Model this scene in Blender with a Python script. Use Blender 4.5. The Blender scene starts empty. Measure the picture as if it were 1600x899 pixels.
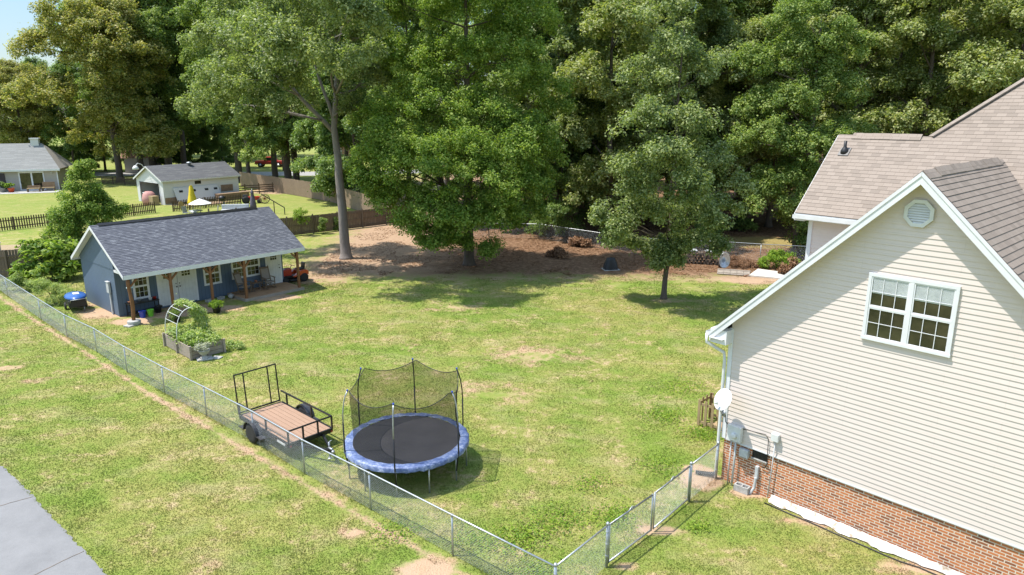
import bpy, math, random
import numpy as np
from mathutils import Vector, Matrix
R = math.radians
random.seed(7)
S = bpy.context.scene
# ---------------------------------------------------------------- camera
CAMH, PITCH, FPX = 10.0, R(14.1), 1098.0
cam_d = bpy.data.cameras.new('camera'); cam = bpy.data.objects.new('camera', cam_d)
S.collection.objects.link(cam)
cam.location = (0, 0, CAMH); cam.rotation_euler = (R(90) - PITCH, 0, 0)
cam_d.sensor_width = 36; cam_d.lens = FPX / 1600 * 36; cam_d.clip_start = 0.1; cam_d.clip_end = 1500
S.camera = cam
# ---------------------------------------------------------------- sky, sun, exposure
SUNV = Vector((0.47, 0.01, -1.0)).normalized()
EL = math.asin(-SUNV.z); AZ = math.atan2(-SUNV.x, -SUNV.y)
W = bpy.data.worlds.new('World'); S.world = W; W.use_nodes = True
wt = W.node_tree; bg = wt.nodes['Background']
sky = wt.nodes.new('ShaderNodeTexSky'); sky.sky_type = 'NISHITA'; sky.sun_disc = False
sky.sun_elevation = EL; sky.sun_rotation = AZ; sky.altitude = 200
sky.air_density = 1.15; sky.dust_density = 0.4; sky.ozone_density = 1.0
tint = wt.nodes.new('ShaderNodeMix'); tint.data_type = 'RGBA'; tint.blend_type = 'MULTIPLY'; tint.inputs[0].default_value = 1.0

tc = wt.nodes.new('ShaderNodeTexCoord'); sx = wt.nodes.new('ShaderNodeSeparateXYZ'); wt.links.new(tc.outputs['Generated'], sx.inputs[0])
rp = wt.nodes.new('ShaderNodeValToRGB'); rp.color_ramp.elements[0].position = .0; rp.color_ramp.elements[0].color = (.235, .26, .305, 1)
e_ = rp.color_ramp.elements.new(.16); e_.color = (.34, .365, .405, 1); rp.color_ramp.elements[-1].position = .5; rp.color_ramp.elements[-1].color = (1, .93, .80, 1)
wt.links.new(sx.outputs[2], rp.inputs[0]); sc_ = wt.nodes.new('ShaderNodeVectorMath'); sc_.operation = 'SCALE'; sc_.inputs[3].default_value = 1.34; wt.links.new(rp.outputs[0], sc_.inputs[0]); wt.links.new(sc_.outputs[0], tint.inputs[7])
wt.links.new(sky.outputs[0], tint.inputs[6]); wt.links.new(tint.outputs[2], bg.inputs[0]); bg.inputs[1].default_value = 0.15
sd = bpy.data.lights.new('sun', 'SUN'); sun = bpy.data.objects.new('sun', sd); S.collection.objects.link(sun)
sd.energy = 3.3; sd.angle = R(0.53); sd.color = (1.0, 0.955, 0.89)
sun.rotation_euler = SUNV.to_track_quat('-Z', 'Y').to_euler()
S.view_settings.view_transform = 'Standard'; S.view_settings.look = 'None'
S.view_settings.gamma = 1; S.view_settings.use_curve_mapping = False
S.view_settings.exposure = 1.07
S.render.engine = 'CYCLES'
S.cycles.max_bounces = 8; S.cycles.transparent_max_bounces = 16; S.cycles.diffuse_bounces = 5
S.cycles.transmission_bounces = 4

# ---------------------------------------------------------------- helpers
CP, SP = math.cos(PITCH), math.sin(PITCH)
def G(px, py, z=0.0):
    """metres on the level plane z seen at a point of the 1600 px photograph (used to survey the plot)"""
    u = (px - 800) / FPX; v = (449.5 - py) / FPX
    dy = CP + v * SP; dz = -SP + v * CP
    t = (z - CAMH) / dz
    return Vector((u * t, dy * t, z))
def X(px, y, z=0.0):
    return (px - 800) / FPX * (y * CP - (z - CAMH) * SP)
def Zr(py, y):
    v = (449.5 - py) / FPX
    return CAMH + y * math.tan(math.atan(v) - PITCH)
def P3(px, py, y):
    z = Zr(py, y); return Vector((X(px, y, z), y, z))

col = S.collection
def tag(o, label=None, cat=None, group=None, kind=None):
    if label: o['label'] = label
    if cat: o['category'] = cat
    if group: o['group'] = group
    if kind: o['kind'] = kind
    return o
def thing(name, label, cat, loc=(0, 0, 0), rz=0.0, group=None):
    o = bpy.data.objects.new(name, None); col.objects.link(o)
    o.location = loc; o.rotation_euler = (0, 0, rz); o.empty_display_size = 0.3
    return tag(o, label, cat, group)
def copy_tree(o, parent=None):
    c = o.copy(); col.objects.link(c); c.parent = parent
    for ch in list(o.children):
        copy_tree(ch, c)
    return c

class MB:
    def __init__(s): s.v = []; s.f = []; s.uv = {}; s.mi = []
    def add(s, pts, faces, mi=0, uvs=None):
        b = len(s.v); s.v += [tuple(p) for p in pts]
        for i, f in enumerate(faces):
            if uvs: s.uv[len(s.f)] = uvs[i]
            s.f.append([b + k for k in f]); s.mi.append(mi)
        return s
    def box(s, c, d, rz=0.0, mi=0, ry=0.0, rx=0.0):
        x, y, z = d[0] / 2, d[1] / 2, d[2] / 2
        P = [Vector((a, b, e)) for a in (-x, x) for b in (-y, y) for e in (-z, z)]
        if rz or ry or rx:
            M = Matrix.Rotation(rz, 3, 'Z') @ Matrix.Rotation(ry, 3, 'Y') @ Matrix.Rotation(rx, 3, 'X')
            P = [M @ p for p in P]
        c = Vector(c)
        return s.add([p + c for p in P], [(0, 1, 3, 2), (4, 6, 7, 5), (0, 4, 5, 1), (2, 3, 7, 6), (0, 2, 6, 4), (1, 5, 7, 3)], mi)
    def bx(s, x0, x1, y0, y1, z0, z1, mi=0):
        return s.box(((x0 + x1) / 2, (y0 + y1) / 2, (z0 + z1) / 2), (abs(x1 - x0), abs(y1 - y0), abs(z1 - z0)), mi=mi)
    def beam(s, p, q, w, h=None, up=(0, 0, 1), mi=0):
        h = h or w; p = Vector(p); q = Vector(q); d = (q - p).normalized(); up = Vector(up)
        if abs(d.dot(up)) > 0.98: up = Vector((0, 1, 0))
        a = d.cross(up).normalized() * w / 2; b = a.cross(d).normalized() * h / 2
        P = [p - a - b, p + a - b, p + a + b, p - a + b, q - a - b, q + a - b, q + a + b, q - a + b]
        return s.add(P, [(3, 2, 1, 0), (4, 5, 6, 7), (0, 1, 5, 4), (1, 2, 6, 5), (2, 3, 7, 6), (3, 0, 4, 7)], mi)
    def tube(s, pts, r, n=8, mi=0, cap=True, closed=False):
        pts = [Vector(p) for p in pts]; m = len(pts)
        rr = r if isinstance(r, (list, tuple)) else [r] * m
        ref = Vector((0, 0, 1)); V = []; prev = None
        for i, p in enumerate(pts):
            if closed: d = pts[(i + 1) % m] - pts[i - 1]
            else: d = pts[min(i + 1, m - 1)] - pts[max(i - 1, 0)]
            d.normalize()
            if prev is None:
                a = d.cross(ref)
                if a.length < .05: a = d.cross(Vector((1, 0, 0)))
            else:
                a = prev - d * prev.dot(d)
            a.normalize(); prev = a; b = d.cross(a)
            for k in range(n):
                t = 2 * math.pi * k / n; V.append(p + (a * math.cos(t) + b * math.sin(t)) * rr[i])
        F = []
        for i in range(m if closed else m - 1):
            j = (i + 1) % m
            for k in range(n):
                F.append((i * n + k, i * n + (k + 1) % n, j * n + (k + 1) % n, j * n + k))
        if cap and not closed:
            F.append(tuple(range(n))[::-1]); F.append(tuple((m - 1) * n + k for k in range(n)))
        return s.add(V, F, mi)
    def lathe(s, c, prof, n=16, mi=0, ax=None, cap=True):
        c = Vector(c); V = []; ax = Vector(ax or (0, 0, 1)).normalized()
        a = ax.cross(Vector((0, 1, 0)) if abs(ax.y) < .9 else Vector((1, 0, 0))).normalized(); b = ax.cross(a)
        for r, z in prof:
            for k in range(n):
                t = 2 * math.pi * k / n; V.append(c + (a * math.cos(t) + b * math.sin(t)) * r + ax * z)
        F = []
        for i in range(len(prof) - 1):
            for k in range(n):
                F.append((i * n + k, i * n + (k + 1) % n, (i + 1) * n + (k + 1) % n, (i + 1) * n + k))
        if cap:
            F.append(tuple(range(n))[::-1]); F.append(tuple((len(prof) - 1) * n + k for k in range(n)))
        return s.add(V, F, mi)
    def prism(s, poly, ext, mi=0):
        n = len(poly); ext = Vector(ext); P = [Vector(p) for p in poly]; Q = [p + ext for p in P]
        F = [tuple(range(n)), tuple(range(2 * n - 1, n - 1, -1))]
        F += [(k, n + k, n + (k + 1) % n, (k + 1) % n) for k in range(n)]
        return s.add(P + Q, F, mi)
    def laps(s, o, eu, ev, en, poly, pitch, lip, v0=0.0, thick=0.0, mi=0, jit=0.0):
        """overlapping courses (siding boards or shingles) clipped to a convex polygon of the plane"""
        o, eu, ev, en = Vector(o), Vector(eu), Vector(ev), Vector(en)
        vmin = min(p[1] for p in poly); vmax = max(p[1] for p in poly)
        k = int(math.floor((vmin - v0) / pitch))
        while v0 + k * pitch < vmax - 1e-6:
            a, b = v0 + k * pitch, v0 + (k + 1) * pitch; k += 1
            c = clip(clip(poly, 1, a, True), 1, b, False)
            if len(c) < 3: continue
            base = len(s.v)
            L = lip + (random.uniform(-jit, jit) if jit else 0)
            P = [o + eu * p[0] + ev * p[1] + en * (L * (b - p[1]) / pitch + thick) for p in c]
            s.add(P, [tuple(range(len(c)))], mi, [[(p[0], p[1]) for p in c]])
            lo = [p for p in c if abs(p[1] - max(a, vmin)) < 1e-5]
            if len(lo) >= 2:
                u0 = min(p[0] for p in lo); u1 = max(p[0] for p in lo); vv = max(a, vmin)
                Q = [o + eu * u0 + ev * vv + en * (thick), o + eu * u1 + ev * vv + en * (thick),
                     o + eu * u1 + ev * vv + en * (thick + L), o + eu * u0 + ev * vv + en * (thick + L)]
                s.add(Q, [(0, 1, 2, 3)], mi, [[(u0, vv), (u1, vv), (u1, vv + .001), (u0, vv + .001)]])
        return s
    def build(s, name, mat, parent=None, smooth=False, bevel=0.0, loc=None, label=None):
        me = bpy.data.meshes.new(name); me.from_pydata(s.v, [], s.f)
        mats = mat if isinstance(mat, (list, tuple)) else [mat]
        for m in mats: me.materials.append(m)
        uvl = me.uv_layers.new(name='UVMap'); Zv = Vector((0, 0, 1))
        for p in me.polygons:
            p.material_index = s.mi[p.index]
            p.use_smooth = smooth
            if p.index in s.uv:
                for li, uv in zip(p.loop_indices, s.uv[p.index]): uvl.data[li].uv = uv
            else:
                n = p.normal
                if abs(n.z) > .995: eu, ev = Vector((1, 0, 0)), Vector((0, 1, 0))
                else: eu = Zv.cross(n).normalized(); ev = n.cross(eu)
                for li in p.loop_indices:
                    c = me.vertices[me.loops[li].vertex_index].co
                    uvl.data[li].uv = (c.dot(eu), c.dot(ev))
        o = bpy.data.objects.new(name, me); col.objects.link(o); o.parent = parent
        if loc: o.location = loc
        if bevel:
            b = o.modifiers.new('b', 'BEVEL'); b.width = bevel; b.segments = 2; b.limit_method = 'ANGLE'
        if smooth:
            try: me.shade_smooth_by_angle(angle=R(50))
            except Exception: pass
        if label: o['label'] = label
        return o
def clip(poly, ax, val, keep_ge):
    out = []; n = len(poly)
    for i in range(n):
        p, q = poly[i], poly[(i + 1) % n]
        ip = (p[ax] >= val - 1e-9) if keep_ge else (p[ax] <= val + 1e-9)
        iq = (q[ax] >= val - 1e-9) if keep_ge else (q[ax] <= val + 1e-9)
        if ip: out.append(p)
        if ip != iq:
            t = (val - p[ax]) / (q[ax] - p[ax])
            out.append((p[0] + (q[0] - p[0]) * t, p[1] + (q[1] - p[1]) * t))
    r = []
    for p in out:
        if not r or abs(p[0] - r[-1][0]) + abs(p[1] - r[-1][1]) > 1e-7: r.append(p)
    if len(r) > 1 and abs(r[0][0] - r[-1][0]) + abs(r[0][1] - r[-1][1]) < 1e-7: r.pop()
    return r

# ---------------------------------------------------------------- materials
class NT:
    def __init__(s, name):
        s.m = bpy.data.materials.new(name); s.m.use_nodes = True; s.t = s.m.node_tree
        s.b = s.t.nodes['Principled BSDF']; s.out = s.t.nodes['Material Output']
    def n(s, typ, **kw):
        x = s.t.nodes.new(typ)
        for k, v in kw.items(): setattr(x, k, v)
        return x
    def l(s, a, b): s.t.links.new(a, b)
    def val(s, sock, v):
        if hasattr(v, 'node'): s.l(v, sock)
        else: sock.default_value = v
    def co(s, kind='Object'): return s.n('ShaderNodeTexCoord').outputs[kind]
    def noise(s, vec, scale, detail=3, rough=.6, out='Fac', dist=0.0):
        x = s.n('ShaderNodeTexNoise'); x.inputs['Scale'].default_value = scale
        x.inputs['Detail'].default_value = detail; x.inputs['Roughness'].default_value = rough
        x.inputs['Distortion'].default_value = dist
        if vec is not None: s.l(vec, x.inputs['Vector'])
        return x.outputs[out]
    def ramp(s, fac, stops):
        x = s.n('ShaderNodeValToRGB'); e = x.color_ramp.elements
        while len(e) < len(stops): e.new(.5)
        for k, (p, c) in enumerate(stops):
            e[k].position = p; e[k].color = (c[0], c[1], c[2], 1) if not isinstance(c, (int, float)) else (c, c, c, 1)
        s.val(x.inputs['Fac'], fac); return x.outputs['Color']
    def math(s, op, a, b=0.0, c=None, clamp=False):
        x = s.n('ShaderNodeMath', operation=op); x.use_clamp = clamp
        s.val(x.inputs[0], a); s.val(x.inputs[1], b)
        if c is not None: s.val(x.inputs[2], c)
        return x.outputs[0]
    def mix(s, fac, a, b, typ='MIX'):
        x = s.n('ShaderNodeMix', data_type='RGBA', blend_type=typ)
        s.val(x.inputs['Factor'], fac)
        for sock, v in ((x.inputs['A'], a), (x.inputs['B'], b)): pass
        ia = [i for i in x.inputs if i.name == 'A' and i.type == 'RGBA'][0]; ib = [i for i in x.inputs if i.name == 'B' and i.type == 'RGBA'][0]
        for sock, v in ((ia, a), (ib, b)):
            if hasattr(v, 'node'): s.l(v, sock)
            else: sock.default_value = (v[0], v[1], v[2], 1)
        return [o for o in x.outputs if o.type == 'RGBA'][0]
    def map(s, vec, scale=(1, 1, 1), loc=(0, 0, 0), rot=(0, 0, 0)):
        x = s.n('ShaderNodeMapping'); s.l(vec, x.inputs['Vector'])
        x.inputs['Scale'].default_value = scale; x.inputs['Location'].default_value = loc; x.inputs['Rotation'].default_value = rot
        return x.outputs[0]
    def bump(s, h, strength=.3, dist=.01):
        x = s.n('ShaderNodeBump'); x.inputs['Strength'].default_value = strength; x.inputs['Distance'].default_value = dist
        s.l(h, x.inputs['Height']); s.l(x.outputs[0], s.b.inputs['Normal'])
    def set(s, color=None, rough=None, metal=None, spec=None):
        if color is not None:
            if hasattr(color, 'node'): s.l(color, s.b.inputs['Base Color'])
            else: s.b.inputs['Base Color'].default_value = (color[0], color[1], color[2], 1)
        if rough is not None: s.val(s.b.inputs['Roughness'], rough)
        if metal is not None: s.b.inputs['Metallic'].default_value = metal
        if spec is not None: s.b.inputs['Specular IOR Level'].default_value = spec
        return s
def basic(name, c, c2=None, scale=6.0, rough=.6, metal=0.0, bump=.0, spec=.5, detail=5, lo=.35, hi=.65, fine=60):
    k = NT(name); v = k.co(); c2 = c2 or tuple(x * .78 for x in c)
    f = k.noise(v, scale, detail, .65)
    k.set(k.ramp(f, [(lo, c2), (hi, c)]), rough, metal, spec)
    if bump: k.bump(k.noise(v, fine, 3), bump, .01)
    return k.m
def wood(name, c, c2, axis_scale=(1, 1, 12), rough=.75, bump=.3):
    k = NT(name); v = k.map(k.co(), axis_scale)
    f = k.noise(v, 3.0, 6, .7); g = k.noise(k.co(), .9, 3)
    base = k.ramp(f, [(.3, c2), (.7, c)])
    k.set(k.mix(k.math('MULTIPLY', g, .5), base, tuple(x * .6 for x in c2)), rough); k.bump(f, bump, .006)
    return k.m
M = {}
M['white'] = basic('white_paint', (.68, .68, .67), (.60, .60, .58), 4, .45, bump=.05)
M['white_trim'] = basic('white_trim_paint', (.72, .72, .73), (.65, .65, .67), 3, .4)
M['galv'] = basic('galvanised_steel', (.50, .52, .53), (.36, .38, .39), 9, .42, .7)
M['black_metal'] = basic('black_painted_steel', (.022, .022, .024), (.012, .012, .013), 12, .4, .2)
M['black'] = basic('black_plastic', (.018, .018, .02), (.01, .01, .01), 8, .5)
M['rubber'] = basic('tyre_rubber', (.025, .025, .026), (.014, .014, .014), 20, .8, bump=.2)
M['rim'] = basic('grey_wheel_rim', (.55, .56, .58), (.4, .4, .42), 10, .35, .5)
M['grey_plastic'] = basic('grey_utility_plastic', (.52, .53, .53), (.42, .43, .43), 8, .5)
M['concrete'] = basic('cast_concrete', (.46, .45, .42), (.30, .29, .27), 7, .9, bump=.5)
M['red'] = basic('red_paint', (.45, .03, .018), (.33, .02, .014), 8, .3)
M['orange'] = basic('orange_red_paint', (.62, .09, .02), (.45, .06, .015), 8, .32)
M['green_plastic'] = basic('lime_plastic', (.22, .62, .05), (.18, .5, .04), 8, .4)
M['blue_plastic'] = basic('blue_plastic', (.02, .06, .42), (.015, .045, .3), 8, .4)
M['terracotta'] = basic('terracotta', (.35, .14, .07), (.25, .1, .05), 8, .8)
k = NT('dark_window_glass'); k.set(k.ramp(k.noise(k.co(), 1.7, 3, .6), [(.35, (.012, .012, .010)), (.7, (.060, .052, .030))]), .07, 0, .7); M['glass'] = k.m  # mottled brown-green base colour stands in for reflections and room depth
def thin_glass(name='clear_window_glass', fac=.16):
    k = NT(name); t = k.n('ShaderNodeBsdfTransparent'); t.inputs[0].default_value = (.93, .95, .94, 1)
    g = k.n('ShaderNodeBsdfGlossy'); g.inputs['Roughness'].default_value = .02
    fr = k.n('ShaderNodeFresnel'); fr.inputs['IOR'].default_value = 1.7
    m = k.n('ShaderNodeMixShader'); k.l(k.math('ADD', fr.outputs[0], fac * .3, clamp=True), m.inputs[0]); k.l(t.outputs[0], m.inputs[1]); k.l(g.outputs[0], m.inputs[2])
    k.l(m.outputs[0], k.out.inputs['Surface']); return k.m
M['thin_glass'] = thin_glass()
M['interior'] = basic('interior_shade_colour', (.045, .035, .025), (.015, .012, .01), 1.3, .9)
M['blind'] = basic('white_blind', (.62, .64, .64), (.5, .52, .53), 3, .7)
M['post_wood'] = wood('stained_cedar_post', (.30, .135, .05), (.17, .07, .025), (6, 6, 1))
M['weathered'] = wood('weathered_fence_wood', (.25, .185, .13), (.125, .09, .065), (9, 9, 1))
M['weathered2'] = wood('sunbleached_fence_wood', (.36, .26, .18), (.2, .14, .09), (9, 9, 1))
M['dark_picket'] = wood('brown_picket_wood', (.15, .10, .06), (.06, .04, .026), (8, 8, 1))
M['pallet'] = wood('pale_pallet_wood', (.42, .31, .17), (.28, .2, .1), (6, 6, 1))
M['deck'] = wood('reddish_trailer_deck', (.43, .275, .18), (.31, .185, .12), (1.2, 22, 22))
M['porch'] = basic('tan_porch_floor', (.42, .25, .14), (.32, .18, .095), 2.5, .8, bump=.1)
M['bed_wood'] = wood('grey_raised_bed_board', (.46, .40, .33), (.25, .20, .155), (1.5, 1.5, 9))
M['rock_wood'] = wood('dark_chair_wood', (.16, .095, .055), (.09, .05, .03), (5, 5, 5))
M['sling'] = basic('taupe_sling_fabric', (.30, .26, .23), (.24, .2, .18), 30, .9)
M['soil'] = basic('garden_soil', (.10, .06, .035), (.05, .03, .02), 9, .95, bump=.6)
def bark(name, c, c2):
    k = NT(name); v = k.map(k.co(), (5, 5, .8)); f = k.noise(v, 3.5, 6, .7); g = k.noise(k.co(), 1.2, 3)
    k.set(k.mix(g, k.ramp(f, [(.32, c2), (.68, c)]), tuple(x * .9 for x in c)), .9); k.bump(f, .8, .04); return k.m
M['bark_grey'] = bark('grey_bark', (.30, .26, .235), (.13, .105, .09))
M['bark_dark'] = bark('dark_bark', (.13, .10, .075), (.045, .035, .028))
def leaf(name, a, b, c, trans=.5, rough=.5, gloss=.25, hue=None):
    k = NT(name); geo = k.n('ShaderNodeNewGeometry'); rnd = geo.outputs['Random Per Island']
    v = k.co(); n1 = k.noise(v, .42, 3, .6); n2 = k.noise(v, 2.2, 2)
    f = k.math('ADD', k.math('MULTIPLY', rnd, .62), k.math('ADD', k.math('MULTIPLY', n1, .5), k.math('MULTIPLY', n2, .3)))
    f = k.math('SUBTRACT', f, .22)
    colr = k.ramp(f, [(.2, tuple(q * 1.16 for q in a)), (.5, tuple(q * 1.16 for q in b)), (.82, tuple(q * 1.1 for q in c))])
    k.set(colr, rough, 0, gloss)
    t = k.n('ShaderNodeBsdfTranslucent'); k.l(k.mix(1.0, colr, (.95, 1.0, .45), 'MULTIPLY'), t.inputs[0])
    m = k.n('ShaderNodeMixShader'); m.inputs[0].default_value = trans
    k.l(k.b.outputs[0], m.inputs[1]); k.l(t.outputs[0], m.inputs[2]); k.l(m.outputs[0], k.out.inputs['Surface'])
    return k.m
M['leaf_bright'] = leaf('bright_green_leaves', (.08, .155, .025), (.205, .305, .05), (.42, .50, .13))
M['leaf_mid'] = leaf('mid_green_leaves', (.085, .15, .035), (.195, .275, .065), (.41, .47, .16))
M['leaf_grey'] = leaf('grey_green_leaves', (.09, .14, .045), (.21, .27, .09), (.47, .51, .24), gloss=.4)
M['leaf_yellow'] = leaf('yellow_green_leaves', (.12, .175, .04), (.275, .32, .095), (.52, .52, .25), gloss=.45)
M['leaf_dark'] = leaf('dark_green_leaves', (.075, .145, .035), (.16, .245, .06), (.34, .42, .13), gloss=.45)
M['leaf_brown'] = leaf('browning_leaves', (.12, .165, .04), (.29, .30, .08), (.60, .51, .20), gloss=.3)
M['leaf_dry'] = leaf('dry_brown_leaves', (.10, .05, .025), (.20, .10, .05), (.34, .2, .11), .1)
M['leaf_lime'] = leaf('lime_leaves', (.10, .19, .02), (.20, .32, .035), (.36, .45, .06))
M['leaf_veg'] = leaf('pale_vegetable_leaves', (.16, .25, .07), (.33, .42, .14), (.60, .64, .28))
M['leaf_white'] = leaf('silvery_leaves', (.30, .32, .26), (.48, .49, .42), (.7, .7, .62))

def brickmat(name, c1, c2, c3, mortar, bw, rh, ms, offset=.5, rough=.85, bump=.5, stain=.0, fine=.0):
    k = NT(name); uv = k.co('UV'); b = k.n('ShaderNodeTexBrick'); b.offset = offset
    k.l(uv, b.inputs['Vector']); b.inputs['Scale'].default_value = 1
    b.inputs['Brick Width'].default_value = bw; b.inputs['Row Height'].default_value = rh
    b.inputs['Mortar Size'].default_value = ms; b.inputs['Mortar Smooth'].default_value = .1
    b.inputs['Color1'].default_value = (0, 0, 0, 1); b.inputs['Color2'].default_value = (1, 1, 1, 1); b.inputs['Mortar'].default_value = (.5, .5, .5, 1)
    b.inputs['Bias'].default_value = 0
    base = k.ramp(b.outputs['Color'], [(.0, c1), (.55, c2), (.93, c3)])
    nz = k.noise(uv, 1.1, 3); base = k.mix(k.math('MULTIPLY', nz, .28), base, tuple(x * .8 for x in c2))
    nz2 = k.noise(uv, 45, 3); base = k.mix(k.math('MULTIPLY', nz2, .35), base, tuple(min(1, x * 1.25) for x in c1))
    k.set(k.mix(b.outputs['Fac'], base, mortar), rough, 0, .25)
    h = k.math('SUBTRACT', nz2, b.outputs['Fac']); k.bump(h, bump, .006)
    return k.m
M['brick'] = brickmat('red_brick', (.52, .19, .075), (.42, .14, .055), (.13, .055, .038), (.62, .53, .43), .215, .0715, .011)
M['shingle_tan'] = brickmat('tan_roof_shingles', (.285, .235, .195), (.26, .212, .174), (.205, .168, .138), (.19, .155, .125), .24, .14, .004, .37, .92, .4)
M['shingle_blue'] = brickmat('slate_blue_shingles', (.112, .118, .140), (.093, .098, .118), (.215, .225, .25), (.067, .071, .086), .19, .06, .003, .41, .9, .5)
M['shingle_grey'] = brickmat('grey_roof_shingles', (.26, .26, .25), (.22, .22, .215), (.3, .3, .29), (.19, .19, .18), .9, .14, .004, .4, .9, .3)
M['shingle_old'] = brickmat('old_dark_shingles', (.13, .13, .13), (.10, .10, .105), (.17, .17, .165), (.08, .08, .08), .9, .14, .004, .4, .9, .3)
def sidemat(name, c, dirt=(.6, .5, .35), amt=.25):
    k = NT(name); uv = k.co('UV'); n1 = k.noise(k.map(uv, (.25, 1.6, 1)), 1.0, 4); n2 = k.noise(uv, 30, 2)
    n3 = k.noise(k.map(uv, (3, .2, 1)), 1.0, 4)
    f = k.math('MULTIPLY', k.math('MULTIPLY', n1, n3), amt * 2)
    base = k.mix(f, c, dirt)
    bj = k.n('ShaderNodeTexBrick'); bj.offset = .37; k.l(uv, bj.inputs['Vector']); bj.inputs['Scale'].default_value = 1; bj.inputs['Brick Width'].default_value = 3.1; bj.inputs['Row Height'].default_value = .24; bj.inputs['Mortar Size'].default_value = .0035; bj.inputs['Color1'].default_value = (0, 0, 0, 1); bj.inputs['Color2'].default_value = (1, 1, 1, 1)
    base = k.mix(k.math('MULTIPLY', k.math('SUBTRACT', 1.0, bj.outputs['Color']), .07), base, tuple(x * .7 for x in c)); base = k.mix(k.math('MULTIPLY', bj.outputs['Fac'], .35), base, tuple(x * .55 for x in c))
    k.set(k.mix(k.math('MULTIPLY', n2, .12), base, tuple(x * .85 for x in c)), .5, 0, .3); k.bump(n2, .08, .003); return k.m
M['siding'] = sidemat('cream_vinyl_siding', (.675, .585, .54), (.57, .48, .41), .25)
M['white_siding'] = sidemat('white_lap_siding', (.66, .66, .655), (.5, .47, .43), .3)
M['grey_siding'] = sidemat('taupe_siding', (.42, .38, .34), (.36, .32, .28), .3)
def t111(name, c):
    k = NT(name); uv = k.co('UV'); sx = k.n('ShaderNodeSeparateXYZ'); k.l(uv, sx.inputs[0])
    fr = k.math('FRACT', k.math('MULTIPLY', sx.outputs[0], 1 / .2)); g = k.math('LESS_THAN', fr, .06)
    n1 = k.noise(k.map(uv, (14, 1, 1)), 2, 5); n2 = k.noise(uv, .8, 3)
    base = k.mix(k.math('MULTIPLY', n1, .35), c, tuple(x * .72 for x in c)); base = k.mix(k.math('MULTIPLY', n2, .3), base, tuple(min(1, x * 1.35) for x in c))
    k.set(k.mix(g, base, tuple(x * .45 for x in c)), .7); k.bump(k.math('SUBTRACT', n1, g), .35, .008); return k.m
M['blue_wall'] = t111('slate_blue_board_siding', (.095, .135, .19))
M['beam_tan'] = basic('tan_boards', (.28, .19, .12), (.2, .13, .08), 4, .8)
# ---------------------------------------------------------------- ground
FENCE = [(-31.0, 40.6), (-28.0, 37.75), (-23.23, 33.26), (-20.28, 30.53), (-17.71, 28.43), (-15.18, 26.08), (-12.65, 23.9), (-10.3, 21.95),
         (-8.0, 20.0), (-5.88, 18.05), (-3.64, 16.2), (-1.37, 14.28), (0.88, 12.4)]
PATCH = [  # bare or straw patches: x, y, rx, ry, strength
    (-1.9, 13.75, .9, .55, 1.1), (-3.9, 15.2, .5, .35, .6), (-0.9, 13.0, .6, .5, .8),
    (-22.6, 27.6, 1.1, .8, .9), (-20.2, 26.6, .9, .55, .7), (-18.2, 25.2, 1.2, .7, .5),
    (-24.5, 31.5, 1.2, .8, .5), (-20.3, 34.6, 2.3, 1.6, 1.0), (-21.8, 37.2, 1.6, 1.8, 1.1),
    (-16.2, 35.3, 2.6, .85, 1.4), (-13.6, 37.6, 2.2, .9, 1.2), (-18.6, 33.0, 1.2, .8, 1.1), (-17.4, 34.2, 1.5, .8, 1.2), (-12.0, 42.0, 3.2, 2.4, .75),
    (3.6, 15.3, .9, .35, .8), (2.6, 13.9, .5, .3, .7), (5.3, 17.9, .7, .9, 1.2), (6.4, 17.1, .8, .35, 1.0),
    (7.9, 15.7, 1.6, .35, .8), (9.6, 13.9, 1.8, .5, .95), (7.0, 21.3, .7, .5, .9), (1.2, 28.2, 3.6, 2.2, .56), (-.6, 24.0, 2.8, 1.8, .52), (4.0, 31.5, 2.6, 1.8, .4), (-4.5, 29.0, 2.6, 1.4, .45),
    (-3.2, 35.5, 3.5, 1.6, .48), (8.7, 37.0, 2.0, 1.0, .55), (-9.0, 15.8, 1.5, .5, .35), (-5.2, 15.0, 1.3, .6, .35), (-6.6, 14.0, 1.1, .5, .4),
    (15.5, 41.8, 4.2, 1.4, 1.2), (-14.9, 28.2, .7, .5, .5), (-35.5, 79.0, 4.5, 3.0, 1.0), (-29.5, 90.5, 6.0, 3.6, 1.1), (-30.5, 84.0, 2.2, 1.3, .7)]
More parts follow.
